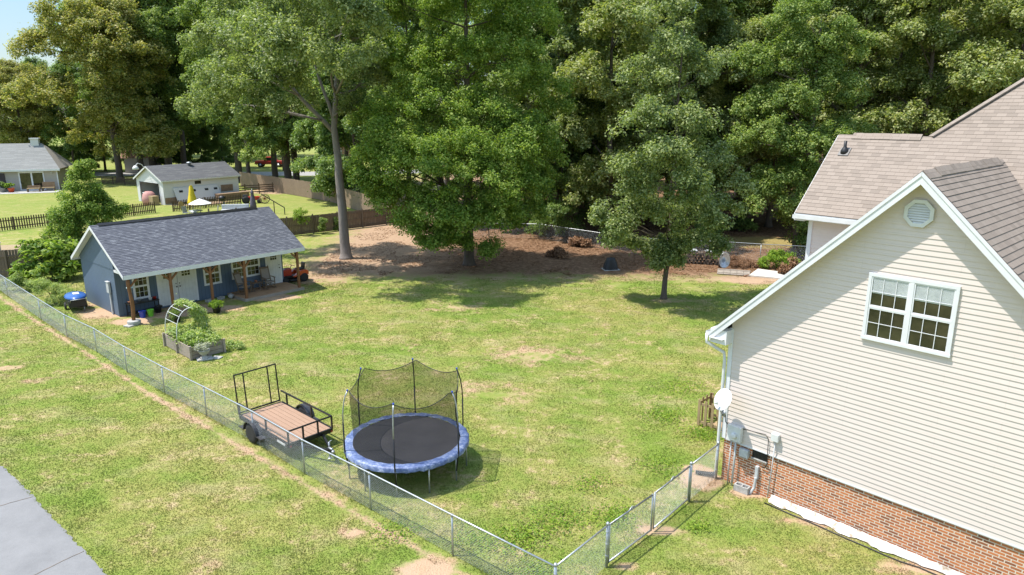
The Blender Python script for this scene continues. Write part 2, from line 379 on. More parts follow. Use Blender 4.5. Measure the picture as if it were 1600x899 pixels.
def ground_colour(k):
    pos = k.n('ShaderNodeNewGeometry').outputs['Position']
    sp = k.n('ShaderNodeSeparateXYZ'); k.l(pos, sp.inputs[0]); x, y = sp.outputs[0], sp.outputs[1]
    flat = k.map(pos, (1, 1, 0))
    n_big = k.noise(flat, .16, 3); n_mid = k.noise(flat, .75, 4, .65); n_sm = k.noise(flat, 3.2, 4, .7); n_fine = k.noise(flat, 22, 3, .7)
    streak = k.noise(k.map(flat, (.55, 1.0, 1), rot=(0, 0, R(40))), 1.0, 4, .65)
    lush, yel, straw = (.125, .19, .035), (.28, .30, .07), (.44, .35, .20)
    base = k.mix(k.ramp(k.math('ADD', k.math('MULTIPLY', n_big, .5), k.math('MULTIPLY', n_mid, .5)), [(.41, 0.0), (.58, 1.0)]), (.188, .258, .045), (.312, .296, .090))
    base = k.mix(k.ramp(n_sm, [(.34, .32), (.50, 0.0)]), base, lush)
    base = k.mix(k.ramp(streak, [(.50, 0.0), (.72, .5)]), base, straw)
    base = k.mix(k.ramp(k.math('MULTIPLY', n_sm, n_mid), [(.29, 0.0), (.40, .8)]), base, (.50, .38, .22))
    # neighbour lawns beyond are greener
    far = k.math('MULTIPLY', k.math('SUBTRACT', k.math('MULTIPLY', y, .05), 2.75, clamp=True), 1.0, clamp=True)
    base = k.mix(k.math('MULTIPLY', far, .55), base, (.235, .26, .07))
    m = None
    nz = k.math('ADD', k.math('MULTIPLY', n_mid, .9), k.math('MULTIPLY', n_sm, .7)); nz = k.math('SUBTRACT', nz, .8)
    for cx, cy, rx, ry, st in PATCH:
        dx = k.math('MULTIPLY', k.math('SUBTRACT', x, cx), 1 / rx); dy = k.math('MULTIPLY', k.math('SUBTRACT', y, cy), 1 / ry)
        d = k.math('SQRT', k.math('ADD', k.math('MULTIPLY', dx, dx), k.math('MULTIPLY', dy, dy)))
        a = k.math('MULTIPLY', k.math('SUBTRACT', 1.35, d, clamp=True), st)
        m = a if m is None else k.math('MAXIMUM', m, a)
    # trodden strip just outside the chain link line
    ax, ay, bx_, by_, cx, cy = -28.0, 37.75, -12.65, 23.9, .88, 12.4
    def line(x0, y0, x1, y1, off):
        L = math.hypot(x1 - x0, y1 - y0); nx, ny = (y1 - y0) / L, -(x1 - x0) / L
        c = nx * x0 + ny * y0 - off
        return k.math('ABSOLUTE', k.math('SUBTRACT', k.math('ADD', k.math('MULTIPLY', x, nx), k.math('MULTIPLY', y, ny)), c))
    d1 = line(ax, ay, bx_, by_, -.38); d2 = line(bx_, by_, cx, cy, -.38)
    left = k.math('LESS_THAN', x, bx_)
    dd = k.math('ADD', k.math('MULTIPLY', d1, left), k.math('MULTIPLY', d2, k.math('SUBTRACT', 1.0, left)))
    band = k.math('MULTIPLY', k.math('SUBTRACT', 1.0, k.math('MULTIPLY', dd, 2.6), clamp=True), .74)
    band = k.math('MULTIPLY', band, k.math('LESS_THAN', x, 1.0))
    m = k.math('MAXIMUM', m, band)
    dirt_m = k.ramp(k.math('ADD', m, k.math('MULTIPLY', nz, 1.3)), [(.42, 0.0), (.78, 1.0)])
    # shade-killed floor under the big trees
    e1 = k.math('SUBTRACT', y, k.math('ADD', 41.3, k.math('MULTIPLY', k.math('ABSOLUTE', k.math('ADD', x, 1.0)), -.05)))
    e2 = k.math('ADD', x, 15.5)
    e3 = k.math('SUBTRACT', 400, y)
    fl = k.math('MULTIPLY', k.math('MINIMUM', e1, e2), .3)
    floor_m = k.ramp(k.math('ADD', fl, k.math('MULTIPLY', nz, 1.8)), [(-.0, 0.0), (.85, 1.0)])
    tan = k.mix(k.math('MULTIPLY', n_fine, .8), (.52, .37, .25), (.40, .27, .17))
    tan = k.mix(k.ramp(n_sm, [(.4, 0.0), (.7, .45)]), tan, (.48, .29, .165))
    mul = k.mix(k.ramp(n_sm, [(.38, 0.0), (.66, 1.0)]), (.125, .065, .036), (.31, .19, .115))
    inner = k.ramp(k.math('ADD', k.math('MULTIPLY', k.math('ADD', x, 9.0), .12), k.math('MULTIPLY', nz, 1.2)), [(.1, 0.0), (.7, 1.0)])
    deep = k.math('MULTIPLY', k.math('SUBTRACT', y, 41.8), .5, clamp=True)
    tan2 = k.mix(n_sm, (.48, .335, .225), (.33, .21, .13)); floor_c = k.mix(k.math('MULTIPLY', inner, deep), tan2, mul)
    # thin grass on the far side of the tree belt
    gx = k.math('MULTIPLY', k.math('SUBTRACT', x, 19.5), 1 / 5.5); gy = k.math('MULTIPLY', k.math('SUBTRACT', y, 54.5), 1 / 2.8)
    gl = k.math('SUBTRACT', 1.3, k.math('SQRT', k.math('ADD', k.math('MULTIPLY', gx, gx), k.math('MULTIPLY', gy, gy))))
    floor_c = k.mix(k.ramp(k.math('ADD', gl, nz), [(.2, 0.0), (.6, .8)]), floor_c, (.33, .27, .10))
    c = k.mix(dirt_m, base, tan); c = k.mix(floor_m, c, floor_c)
    c = k.mix(k.ramp(n_fine, [(.3, .15), (.5, 0.0)]), c, (0.07, 0.08, 0.02))
    c = k.mix(k.ramp(n_fine, [(.58, 0.0), (.8, .22)]), c, (.48, .46, .20))
    return c, n_fine, n_sm
k = NT('lawn_ground'); c, nf, ns = ground_colour(k); k.set(c, .95, 0, .1)
k.bump(k.math('ADD', nf, k.math('MULTIPLY', ns, 1.5)), .9, .05); M['ground'] = k.m
k = NT('grass_blades'); c, nf, ns = ground_colour(k)
rnd = k.n('ShaderNodeNewGeometry').outputs['Random Per Island']
c = k.mix(k.math('MULTIPLY', rnd, .25), c, (.275, .30, .08)); k.set(c, .7, 0, .2)
tr = k.n('ShaderNodeBsdfTranslucent'); k.l(c, tr.inputs[0]); mx = k.n('ShaderNodeMixShader'); mx.inputs[0].default_value = .35
k.l(k.b.outputs[0], mx.inputs[1]); k.l(tr.outputs[0], mx.inputs[2]); k.l(mx.outputs[0], k.out.inputs['Surface']); M['grass'] = k.m

g = MB(); N = 60
def gz(x, y): return 0.0
g.add([(-700, -300, 0), (700, -300, 0), (700, 1100, 0), (-700, 1100, 0)], [(0, 1, 2, 3)])
tag(g.build('ground', M['ground']), kind='structure')

def mesh_np(name, V, F, mat, parent=None, nside=4):
    me = bpy.data.meshes.new(name); nv = len(V); nf = len(F)
    me.vertices.add(nv); me.vertices.foreach_set('co', np.asarray(V, dtype=np.float32).ravel())
    me.loops.add(nf * nside); me.loops.foreach_set('vertex_index', np.asarray(F, dtype=np.int32).ravel())
    me.polygons.add(nf); me.polygons.foreach_set('loop_start', np.arange(0, nf * nside, nside, dtype=np.int32))
    me.update(calc_edges=True); me.materials.append(mat)
    o = bpy.data.objects.new(name, me); col.objects.link(o); o.parent = parent
    return o
def vnoise(x, y, sc, seed):
    """cheap value noise for scattering"""
    rg = np.random.default_rng(seed); T = rg.random((64, 64))
    u = x / sc; v = y / sc; iu = np.floor(u).astype(int); iv = np.floor(v).astype(int); fu = u - iu; fv = v - iv
    fu = fu * fu * (3 - 2 * fu); fv = fv * fv * (3 - 2 * fv)
    a = T[iu % 64, iv % 64]; b = T[(iu + 1) % 64, iv % 64]; c = T[iu % 64, (iv + 1) % 64]; d = T[(iu + 1) % 64, (iv + 1) % 64]
    return (a * (1 - fu) + b * fu) * (1 - fv) + (c * (1 - fu) + d * fu) * fv
PAV = [G(-60, 690), G(0, 727), G(52, 776), G(131, 863), G(165, 899), G(200, 960), G(-200, 1100), G(-300, 760)]
def in_pave(x, y):
    ok = np.ones_like(x, dtype=bool)
    a, b = G(0, 727), G(165, 899)
    cr = (b.x - a.x) * (y - a.y) - (b.y - a.y) * (x - a.x)
    return cr < -.02
def scatter_lawn(n, seed):
    rg = np.random.default_rng(seed)
    # sample in depth so that near lawn gets more blades
    y = 11.5 + (50 - 11.5) * rg.random(n) ** 1.55
    half = (y * CP + CAMH * SP) * 0.76 + 1
    x = (rg.random(n) * 2 - 1) * half
    keep = ~in_pave(x, y)
    HB = Vector((.7373, .6756)); gx, gy = 5.82, 17.81
    hu = (x - gx) * .6756 + (y - gy) * -.7373; hv = (x - gx) * .7373 + (y - gy) * .6756
    keep &= ~((hu > -.05) & (hv > -.05))
    su, sv = (x + 19.62), (y - 33.77); a = su * .663 + sv * .7487; b = -su * .7487 + sv * .663
    keep &= ~((a > -.1) & (a < 9.3) & (b > -2.2) & (b < 4.9))
    m = np.zeros_like(x)
    for cx, cy, rx, ry, st in PATCH:
        m = np.maximum(m, (1.25 - np.hypot((x - cx) / rx, (y - cy) / ry)) * st)
    nz = vnoise(x, y, 1.3, 3) * .9 + vnoise(x, y, .35, 4) * .7 - .8
    keep &= ((m + nz * 1.3) < .6) | (m < .5)
    L = math.hypot(-12.65 + 28, 23.9 - 37.75)
    yl = np.where(x < -12.65, 37.75 + (x + 28) * (23.9 - 37.75) / 15.35, 23.9 + (x + 12.65) * (12.4 - 23.9) / 13.53)
    dl = (yl - y) * .74
    keep &= ~((dl > .05) & (dl < .42 + nz * .3) & (x < 1) & (rg.random(n) < .55))
    fl = np.minimum(y - 41.3 + .05 * np.abs(x + 1), x + 15.5) * .3
    keep &= ((fl + nz * 1.8) < .35) | (fl < -1.2)
    return x[keep], y[keep], rg
def grass_mesh(n, seed):
    x, y, rg = scatter_lawn(n, seed); n = len(x)
    h = (.011 + .020 * vnoise(x, y, .6, 9) ** 1.4 + .010 * rg.random(n)) * (1 + (y - 12) * .012); w = (.008 + .008 * rg.random(n)) * (1 + (y - 12) * .035)
    a = rg.random(n) * 2 * np.pi; lx = np.cos(a); ly = np.sin(a); b = a + np.pi / 2 + rg.normal(0, .5, n); t = h * rg.uniform(.1, 1.1, n)
    V = np.zeros((n, 3, 3), dtype=np.float32)
    V[:, 0, 0] = x - lx * w; V[:, 0, 1] = y - ly * w; V[:, 1, 0] = x + lx * w; V[:, 1, 1] = y + ly * w
    V[:, 2, 0] = x + np.cos(b) * t; V[:, 2, 1] = y + np.sin(b) * t; V[:, 2, 2] = h
    F = np.arange(3 * n).reshape(n, 3)
    return V.reshape(-1, 3), F
V, F = grass_mesh(760000, 11)
gr = mesh_np('grass', V, F, M['grass'], None, 3)
tag(gr, 'short summer grass growing over the yard, green with straw coloured patches', 'grass', kind='stuff')

# pale driveway slab, bottom left
k = NT('driveway_concrete'); v = k.co(); n1 = k.noise(v, .8, 5, .65); n2 = k.noise(v, 60, 3, .8); n3 = k.noise(v, 6, 4, .7)
cc = k.ramp(n1, [(.3, (.185, .183, .18)), (.7, (.275, .27, .265))]); cc = k.mix(k.ramp(n2, [(.35, .4), (.6, 0.0)]), cc, (.10, .10, .10)); cc = k.mix(k.math('MULTIPLY', n3, .3), cc, (.24, .24, .25))
k.set(cc, .9, 0, .2); k.bump(n2, .8, .006); M['drive'] = k.m
edge = []
pts = [G(-60, 676), G(0, 727), G(25, 748), G(52, 776), G(95, 822), G(131, 861), G(165, 899), G(215, 985)]
rg = random.Random(4)
for a, b in zip(pts, pts[1:]):
    for i in range(14):
        p = a.lerp(b, i / 14); edge.append((p.x + rg.uniform(-.035, .035), p.y + rg.uniform(-.03, .03), .012))
edge += [(-6, 8.5, .012), (-26, 8.5, .012), (-34, 22, .012)]
m = MB(); m.prism([Vector(p) for p in edge], (0, 0, -.1)); tag(m.build('driveway', M['drive']), kind='structure')
m = MB()
for p, q in (((52, 777), (-60, 808)), ((131, 862), (20, 916))):
    a, b = G(*p), G(*q); a.z = b.z = .018; pr = None
    P = [a.lerp(b, t / 12) + Vector((rg.uniform(-.012, .012), rg.uniform(-.012, .012), 0)) for t in range(13)]
    for s_, t_ in zip(P, P[1:]): m.beam(s_, t_, .012, .004)
tag(m.build('driveway_joint', basic('earth_filled_joint', (.25, .17, .11), (.12, .1, .08), 5, .95)), kind='structure')
# far road behind the tree line
m = MB(); m.prism([(-95, 112, .004), (-30, 113, .004), (-4, 121, .004), (30, 150, .004), (26, 156, .004), (-8, 127, .004), (-31, 120.5, .004), (-95, 119, .004)], (0, 0, .012))
tag(m.build('road', basic('pale_asphalt_road', (.36, .35, .33), (.28, .27, .26), 2, .9)), kind='structure')

# ---------------------------------------------------------------- cream house, right
HO = Vector((5.82, 17.81, 0)); HR = R(-47.5)
house = thing('house', 'large cream sided house with red brick foundation and tan shingled gable roofs', 'house', HO, HR)
Wd, PK, ZP, SL = 8.36, 4.18, 8.80, .975      # width of wing, peak x, roof top z, slope
zr = lambda x: ZP - SL * abs(x - PK)
def gable_poly(z0, z1, x0, x1, drop=.16):
    pts = [(x0, z0), (x1, z0), (x1, min(zr(x1) - drop, z1))]
    if z1 > ZP - drop: pts += [(PK, ZP - drop)]
    pts += [(x0, min(zr(x0) - drop, z1))]
    return pts
m = MB()
m.laps((0, 0, 0), (1, 0, 0), (0, 0, 1), (0, -1, 0), gable_poly(1.28, 99, 0.02, Wd - .02), .12, .014, 1.28)
m.build('gable_wall', M['siding'], house)
m = MB(); m.laps((0, 0, 0), (0, -1, 0), (0, 0, 1), (-1, 0, 0), [(-4, 1.28), (0, 1.28), (0, 4.45), (-4, 4.45)], .12, .014, 1.28)
m.build('side_wall', M['siding'], house); m = MB(); m.laps((Wd, 0, 0), (0, 1, 0), (0, 0, 1), (1, 0, 0), [(0, 1.28), (4, 1.28), (4, 4.45), (0, 4.45)], .12, .014, 1.28)
m.build('side_wall', M['siding'], house)
m = MB(); m.bx(.03, Wd - .03, .03, .3, -.3, 1.275); m.bx(.03, .25, .3, 4, -.3, 1.275); m.build('brick_foundation', M['brick'], house)
# upper block set back behind the wing
m = MB(); m.laps((0, 4, 0), (1, 0, 0), (0, 0, 1), (0, -1, 0), [(0.02, 4.0), (4.0, 4.0), (4.0, 6.98), (.02, 6.98)], .12, .014, 1.28)
m.laps((0, 4, 0), (0, -1, 0), (0, 0, 1), (-1, 0, 0), [(-4.8, .2), (0, .2), (0, 7.0), (-2.0, 8.9), (-2.6, 8.9), (-4.8, 7.0)], .12, .014, 1.28)
m.bx(.05, 14, 8.4, 8.6, 0, 7.0); m.bx(.05, 14, 4.05, 8.4, 6.9, 6.95)
m.build('upper_wall', M['siding'], house)
# wing roof: two slopes, 0.43 m verge overhang
def slope_roof(parent, name, mat, o, eu, ev, en, poly, pitch=.14, th=.05, lip=.011):
    m = MB(); o, eu, ev, en = map(Vector, (o, eu, ev, en))
    m.laps(o, eu, ev, en, poly, pitch, lip, 0.0, .001, jit=lip * .25)
    P = [o + eu * a + ev * b for a, b in poly]; m.prism(P, -en * th)
    return m.build(name, mat, parent)
ln = math.hypot(1, SL); evL = Vector((1, 0, SL)).normalized(); enL = Vector((-SL, 0, 1)).normalized()
ovs = .42; OV = .34; x_l = -ovs
Ls = (PK - x_l) * ln
yE = 5.45
valley = lambda dist_from_peak: None
# left slope: u along -y (eu x ev = en), its top ends where it meets the main roof
mk = .908
def vy(x):      # y where the main front roof plane reaches the wing roof height at x
    return 3.6 + (zr(x) - 7.12) / mk
xe = PK - (ZP - 7.12) / SL - .0
x75 = PK - (ZP - 7.5) / SL
polyL = [(OV, 0), (OV, Ls), (-vy(PK) - .05, Ls), (-4.02, (x75 - x_l) * ln), (-4.02, 0)]
slope_roof(house, 'roof', M['shingle_tan'], (x_l, 0, zr(x_l)), (0, -1, 0), evL, enL, polyL)
evR = Vector((-1, 0, SL)).normalized(); enR = Vector((SL, 0, 1)).normalized(); x_r = Wd + ovs
polyR = [(-OV, 0), (4.02, 0), (4.02, (x75 - x_l) * ln), (vy(PK) + .05, Ls), (-OV, Ls)]
slope_roof(house, 'roof', M['shingle_tan'], (x_r, 0, zr(x_r)), (0, 1, 0), evR, enR, polyR)
# ridge vents
m = MB()
rg = random.Random(3)
def ridge_vent(m, a, b, ex, slope, w=.15, h=.035, n=14):
    a, b, ex = Vector(a), Vector(b), Vector(ex)
    for i in range(n):
        p = a.lerp(b, i / n); q = a.lerp(b, (i + 1) / n) ; j = rg.uniform(0, .012)
        for s_ in (-1, 1):
            o0 = ex * (s_ * w) + Vector((0, 0, -w * slope + h + j)); o1 = Vector((0, 0, h + .02 + j))
            m.prism([p + o1, q + o1, q + o0, p + o0], (0, 0, -.02))
            m.beam(p + o0 * 1 + Vector((0, 0, -.03)) - ex * s_ * .02, q + o0 + Vector((0, 0, -.03)) - ex * s_ * .02, .02, .05, mi=1)
ridge_vent(m, (PK, .35, ZP), (PK, 5.0, ZP), (1, 0, 0), SL)
m.build('ridge_vent', [M['shingle_tan'], M['black']], house); m = MB()
ridge_vent(m, (0.15, 6, 9.30), (2.05, 6, 9.30), (0, 1, 0), .9, n=7)
m.build('ridge_vent', [M['shingle_tan'], M['black']], house)
m = MB()
for i in range(2):
    s_ = (-1, 1)[i]
    a = Vector((PK, -OV, ZP + .03)); b = Vector((PK, .35, ZP + .03)); ex = Vector((s_, 0, 0))
    m.prism([a, b, b + ex * .16 + Vector((0, 0, -.156)), a + ex * .16 + Vector((0, 0, -.156))], (0, 0, -.02))
m.build('ridge_cap', M['shingle_tan'], house)
# main roof front plane with the higher hip to the right
ev = Vector((0, 1, mk)).normalized(); en = Vector((0, -mk, 1)).normalized(); l2 = math.hypot(1, mk)
vv = lambda y: (y - 3.6) * l2
poly_a = [(-.30, 0), (2.27, 0), (2.27, vv(6.0)), (-.30, vv(6.0))]
hx = lambda y: 2.27 + (y - 6.0) * .95
poly_b = [(2.27, 0), (14, 0), (14, vv(9.6)), (hx(9.6), vv(9.6)), (2.27, vv(6.0))]
slope_roof(house, 'roof', M['shingle_tan'], (0, 3.6, 7.12), (1, 0, 0), ev, en, poly_a, lip=.006)
slope_roof(house, 'roof', M['shingle_tan'], (0, 3.6, 7.12), (1, 0, 0), ev, en, poly_b, lip=.006)
evb = Vector((0, -1, mk)).normalized(); enb = Vector((0, mk, 1)).normalized()
slope_roof(house, 'roof', M['shingle_tan'], (0, 8.4, 7.12), (-1, 0, 0), evb, enb, [(-14, 0), (.30, 0), (.30, vv(6.0)), (-14, vv(6.0))])
# hip side of the higher roof
m = MB(); top = 7.12 + (9.6 - 3.6) * mk
a = Vector((2.27, 6.0, 9.30)); b = Vector((hx(9.6), 9.6, top)); c_ = Vector((2.27, 13.2, 9.30))
m.prism([a, b, c_], (0, 0, -.05)); m.prism([Vector((14, 9.6, top)), b, c_, Vector((14, 13.2, 9.3))], (0, 0, -.05)); m.build('hip_roof', M['shingle_tan'], house)
m = MB(); m.beam(a + Vector((0, 0, .01)), b + Vector((0, 0, .03)), .22, .03, up=(-.4, -.4, 1)); m.build('hip_cap', M['shingle_tan'], house)
# rake boards, soffits, fascias, gutters
m = MB()
for s_ in (-1, 1):
    xt = PK + s_ * (PK + ovs)
    zt = zr(xt)
    P = [Vector((PK, -OV - .025, ZP - .012)), Vector((xt, -OV - .025, zt - .012)), Vector((xt, -OV - .025, zt - .26)), Vector((PK, -OV - .025, ZP - .26 - .0))]
    m.prism(P, (0, .03, 0))
    P = [Vector((PK + s_ * .002, -OV - .04, ZP + .0)), Vector((xt, -OV - .04, zt)), Vector((xt, -OV - .04, zt - .09)), Vector((PK + s_ * .002, -OV - .04, ZP - .09))]
    m.prism(P, (0, .014, 0))
m.build('rake_board', M['white_trim'], house)
m = MB()
for s_ in (-1, 1):
    xt = PK + s_ * (PK + ovs); zt = zr(xt)
    m.prism([Vector((PK, -OV + .006, ZP - .15)), Vector((xt, -OV + .006, zt - .15)), Vector((xt, 0.02, zt - .15)), Vector((PK, .02, ZP - .15))], (0, 0, -.02))
m.bx(-.40, 0, -.42, 4, 4.16, 4.18); m.bx(-.42, .06, -OV + .012, -.018, 4.02, 4.40)
m.build('soffit', M['white_trim'], house)
m = MB()
def gutter(m, a, b, out, w=.12, h=.11):
    a, b, out = Vector(a), Vector(b), Vector(out); up = Vector((0, 0, 1))
    for off, dz0, dz1, t0, t1 in ((0, -h, 0, 0, .006), (1, -h, 0, w - .006, w)):
        m.prism([a + out * t0 + up * dz0, a + out * t1 + up * dz0, a + out * t1 + up * dz1, a + out * t0 + up * dz1], b - a)
    m.prism([a - up * h, a + out * w - up * h, a + out * w - up * (h - .006), a - up * (h - .006)], b - a)
    for e in (a, b - (b - a).normalized() * .004):
        m.prism([e, e + out * w, e + out * w - up * h, e - up * h], (b - a).normalized() * .004)
gz_ = zr(x_l) - .02
gutter(m, (x_l - .005, -.36, gz_), (x_l - .005, 4.0, gz_), (-1, 0, 0)); m.bx(x_l, x_l + .03, -.33, 4, gz_ - .2, gz_ - .002); m.build('gutter', M['white'], house); m = MB(); gutter(m, (-.30, 3.58, 7.08), (4.4, 3.58, 7.08), (0, -1, 0))
m.bx(-.3, 4.6, 3.6, 3.63, 6.93, 7.10)
m.bx(-.30, 4.4, 3.63, 4.0, 6.93, 6.95)
m.build('gutter', M['white'], house)
m = MB(); m.prism([Vector((-.32, 3.6, 7.1)), Vector((-.32, 6.0, 9.28)), Vector((-.32, 8.4, 7.1)), Vector((-.32, 8.4, 6.93)), Vector((-.32, 6.0, 9.1)), Vector((-.32, 3.6, 6.93))], (.02, 0, 0))
m.bx(-.3, 0, 3.6, 4.0, 6.90, 6.93); m.build('side_rake_board', M['white_trim'], house)
m = MB()
m.bx(-.03, .09, -.03, 0, 1.27, 4.42); m.bx(-.03, 0, 0, .09, 1.27, 4.42); m.build('corner_trim', M['white_trim'], house); m = MB(); m.bx(Wd - .09, Wd + .03, -.03, 0, 1.27, 4.42); m.build('corner_trim', M['white_trim'], house); m = MB()
m.bx(-.03, .09, 3.97, 4.0, 4.2, 6.93); m.bx(-.03, 0, 4, 4.09, .3, 6.93)
m.build('corner_trim', M['white_trim'], house); m = MB(); m.bx(0.1, Wd - .1, -.024, 0.0, 1.252, 1.285); m.build('starter_strip', M['white_trim'], house)
# octagonal louvre vent
m = MB(); vc = Vector((4.13, -.03, 7.91)); r_ = .31
oc = [vc + Vector((math.cos(R(22.5 + 45 * i)) * r_, 0, math.sin(R(22.5 + 45 * i)) * r_)) for i in range(8)]
ic = [vc + (p - vc) * .74 for p in oc]
for i in range(8):
    j = (i + 1) % 8; m.prism([oc[i], oc[j], ic[j], ic[i]], (0, -.05, 0))
for i in range(8):
    z = vc.z - .20 + i * .052; hw = .22 if abs(z - vc.z) < .1 else .22 - (abs(z - vc.z) - .1) * .9
    m.box((vc.x, vc.y - .022, z), (hw * 2, .008, .05), rx=R(-35))
m.build('gable_vent', M['white'], house); m = MB(); m.prism([p + Vector((0, .012, 0)) for p in ic], (0, -.014, 0)); m.build('vent_backing', M['grey_plastic'], house)
def window(parent, x0, x1, z0, z1, y=0.0, sashes=2, cols=3, rows=2, fw=.055, trim=.07, blind=0.0, mull=(), name='window', pmat=None, fr=None):
    """frame with muntins > panes, blind; outside faces -y"""
    m = MB(); fr = fr or M['white_trim']
    m.bx(x0 - trim, x1 + trim, y - .045, y, z1, z1 + trim * 1.1); m.bx(x0 - trim - .01, x1 + trim + .01, y - .06, y, z0 - trim, z0)
    m.bx(x0 - trim, x0, y - .045, y, z0, z1); m.bx(x1, x1 + trim, y - .045, y, z0, z1)
    xs = [x0] + [v for q in mull for v in (q[0], q[1])] + [x1]
    for q in mull: m.bx(q[0], q[1], y - .043, y, z0, z1)
    for a, b in zip(xs[::2], xs[1::2]):
        zm = (z0 + z1) / 2; hh = [(z0, zm - .018), (zm + .018, z1)] if sashes == 2 else [(z0, z1)]
        if sashes == 2: m.bx(a, b, y - .036, y - .014, zm - .022, zm + .022)
        for c0, c1 in hh:
            m.bx(a, a + .03, y - .034, y - .012, c0, c1); m.bx(b - .03, b, y - .034, y - .012, c0, c1)
            m.bx(a + .03, b - .03, y - .0335, y - .012, c0, c0 + .028); m.bx(a + .03, b - .03, y - .0335, y - .012, c1 - .028, c1)
            for i in range(1, cols): xx = a + (b - a) * i / cols; m.bx(xx - .008, xx + .008, y - .031, y - .023, c0 + .028, c1 - .028)
            for i in range(1, rows): zz = c0 + (c1 - c0) * i / rows; m.bx(a + .03, b - .03, y - .0305, y - .0235, zz - .008, zz + .008)
    w = m.build(name, fr, parent, bevel=.004)
    MB().bx(x0, x1, y - .0105, y - .004, z0, z1).build('pane', pmat or M['glass'], w)
    if blind:
        b_ = MB()
        for a, b in zip(xs[::2], xs[1::2]):
            n = int((z1 - z0) * blind / .028)
            for i in range(n): b_.box(((a + b) / 2, y - .0165, z1 - .03 - i * .028), (b - a - .07, .003, .027), rx=R(12))
        b_.build('blind', M['blind'], w)
    return w
ww = window(house, 3.36, 5.03, 5.02, 6.42, -.012, blind=.27, mull=((4.15, 4.24),))
# plumbing stack on the roof
m = MB(); yy = 5.47; p0 = Vector((.16, yy - .02, 7.12 + (yy - 3.6) * mk)); m.lathe(p0 - Vector((0, 0, .06)), [(.12, 0), (.11, .10), (.07, .17), (.045, .22), (.045, .38), (.03, .38)], 14); m.build('plumbing_stack', M['black'], house, True)
m = MB(); m.box(p0 + en * .012, (.30, .32, .01), rx=math.atan(mk)); m.build('stack_flashing', basic('lead_flashing', (.2, .19, .18), (.15, .14, .13), 6, .6), house)
# downspout at the corner
m = MB(); m.tube([(-.50, -.36, 4.22), (-.50, -.36, 4.0), (-.12, -.07, 3.72), (-.09, -.065, 3.5), (-.09, -.065, .3), (-.09, -.065, .1)], .045, 8)
m.build('downspout', M['white'], house, True)
m = MB()
for i in range(9): m.lathe(Vector((-.16 - i * .045, -.07 - i * .02, .10 - i * .008)), [(.06, 0), (.072, .012), (.06, .024)], 10, ax=(-1, -.4, -.1))
m.tube([(-.09, -.07, .16), (-.2, -.1, .09), (-.6, -.26, .05)], .06, 10); m.build('drain_hose', M['black'], house, True)
# utility boxes, conduits, vent
m = MB(); m.bx(.20, .60, -.16, -.018, 1.35, 1.78); m.lathe((.42, -.16, 1.52), [(.085, 0), (.085, .05), (.06, .08), (.0, .085)], 14, ax=(0, -1, 0)); m.build('electric_meter', M['white'], house, bevel=.01)
m = MB(); m.tube([(.44, -.08, 1.36), (.44, -.08, .8), (.43, -.09, .0)], .028, 8); m.build('conduit', M['grey_plastic'], house, True); m = MB(); m.tube([(.30, -.06, 1.36), (.28, -.06, .0)], .018, 8); m.build('conduit', M['grey_plastic'], house, True); m = MB(); m.tube([(1.53, -.07, 1.74), (1.50, -.06, .9), (1.46, -.06, .1)], .014, 8); m.build('conduit', M['grey_plastic'], house, True)
m = MB(); m.bx(.56, .82, -.10, .03, .95, 1.18); m.build('junction_box', M['grey_plastic'], house, bevel=.012)
m = MB(); m.bx(1.42, 1.62, -.12, -.018, 1.72, 1.93); m.build('cable_box', M['white'], house, bevel=.012)
m = MB(); m.bx(1.04, 1.13, -.06, .03, .45, .82); m.tube([(1.085, -.05, .5), (1.07, -.06, .2), (.99, -.12, .0)], .04, 8); m.build('pipe_cover', M['grey_plastic'], house, bevel=.008)
m = MB(); m.bx(.90, 1.32, .0, .028, 1.02, 1.245)
for i in range(10): m.bx(.92 + i * .04, .935 + i * .04, -.012, .0, 1.05, 1.21, 1)
m.bx(.88, 1.34, -.03, .03, .99, 1.02, 2); m.build('foundation_vent', [M['black'], M['black_metal'], M['concrete']], house)
m = MB(); m.tube([(.06, -.06, 1.95), (.08, -.07, 1.78), (.2, -.05, 1.70), (.62, -.045, 1.74), (1.24, -.045, 1.80), (1.33, -.045, 1.7), (1.35, -.05, 1.0), (1.30, -.03, .86), (1.2, .0, .82)], .010, 6); m.build('coax_cable', M['black'], house, True)
def hl(x, y, z=0): return HO + Matrix.Rotation(HR, 3, 'Z') @ Vector((x, y, z))
# satellite dish
d = thing('satellite_dish', 'white oval satellite dish bolted to the corner of the cream house', 'satellite dish', hl(.0, -.02, 1.98), HR)
ax = Vector((-.30, -.80, .45)).normalized(); dc = Vector((.20, -.42, .58))
m = MB(); n = 22; prof = [(.0, .0), (.10, .004), (.20, .018), (.30, .045), (.305, .053), (.30, .055), (.20, .03), (.1, .016), (0, .012)]
m.lathe(dc, prof, n, ax=ax, cap=False); m.build('reflector', M['white'], d, True)
m = MB(); m.tube([(0.0, 0, 0), (0, -.14, .05), (-.03, -.3, .34), dc - ax * .02], .02, 8); m.box((0, -.01, 0), (.12, .02, .16)); m.build('mount_arm', M['galv'], d, True)
m = MB(); lp = dc + ax * .34 + Vector((0, 0, -.17)); m.tube([dc + Vector((0, 0, -.25)) + ax * .03, lp], .012, 6); m.lathe(lp, [(.03, 0), (.045, .03), (.045, .1), (.02, .11)], 10, ax=-ax); m.build('feed_horn', M['white'], d, True)
b_ = thing('cinder_block', 'grey concrete block lying against the brick foundation under the utility pipes', 'concrete block', hl(.78, -.16), HR + R(4))
m = MB(); m.bx(-.2, .2, -.1, -.06, 0, .19); m.bx(-.2, .2, .06, .1, 0, .19)
for x_ in (-.2, -.02, .16): m.bx(x_, x_ + .04, -.06, .06, .001, .189)
m.bx(-.16, .16, -.06, .06, .0, .05); m.build('block_body', M['concrete'], b_, bevel=.006)
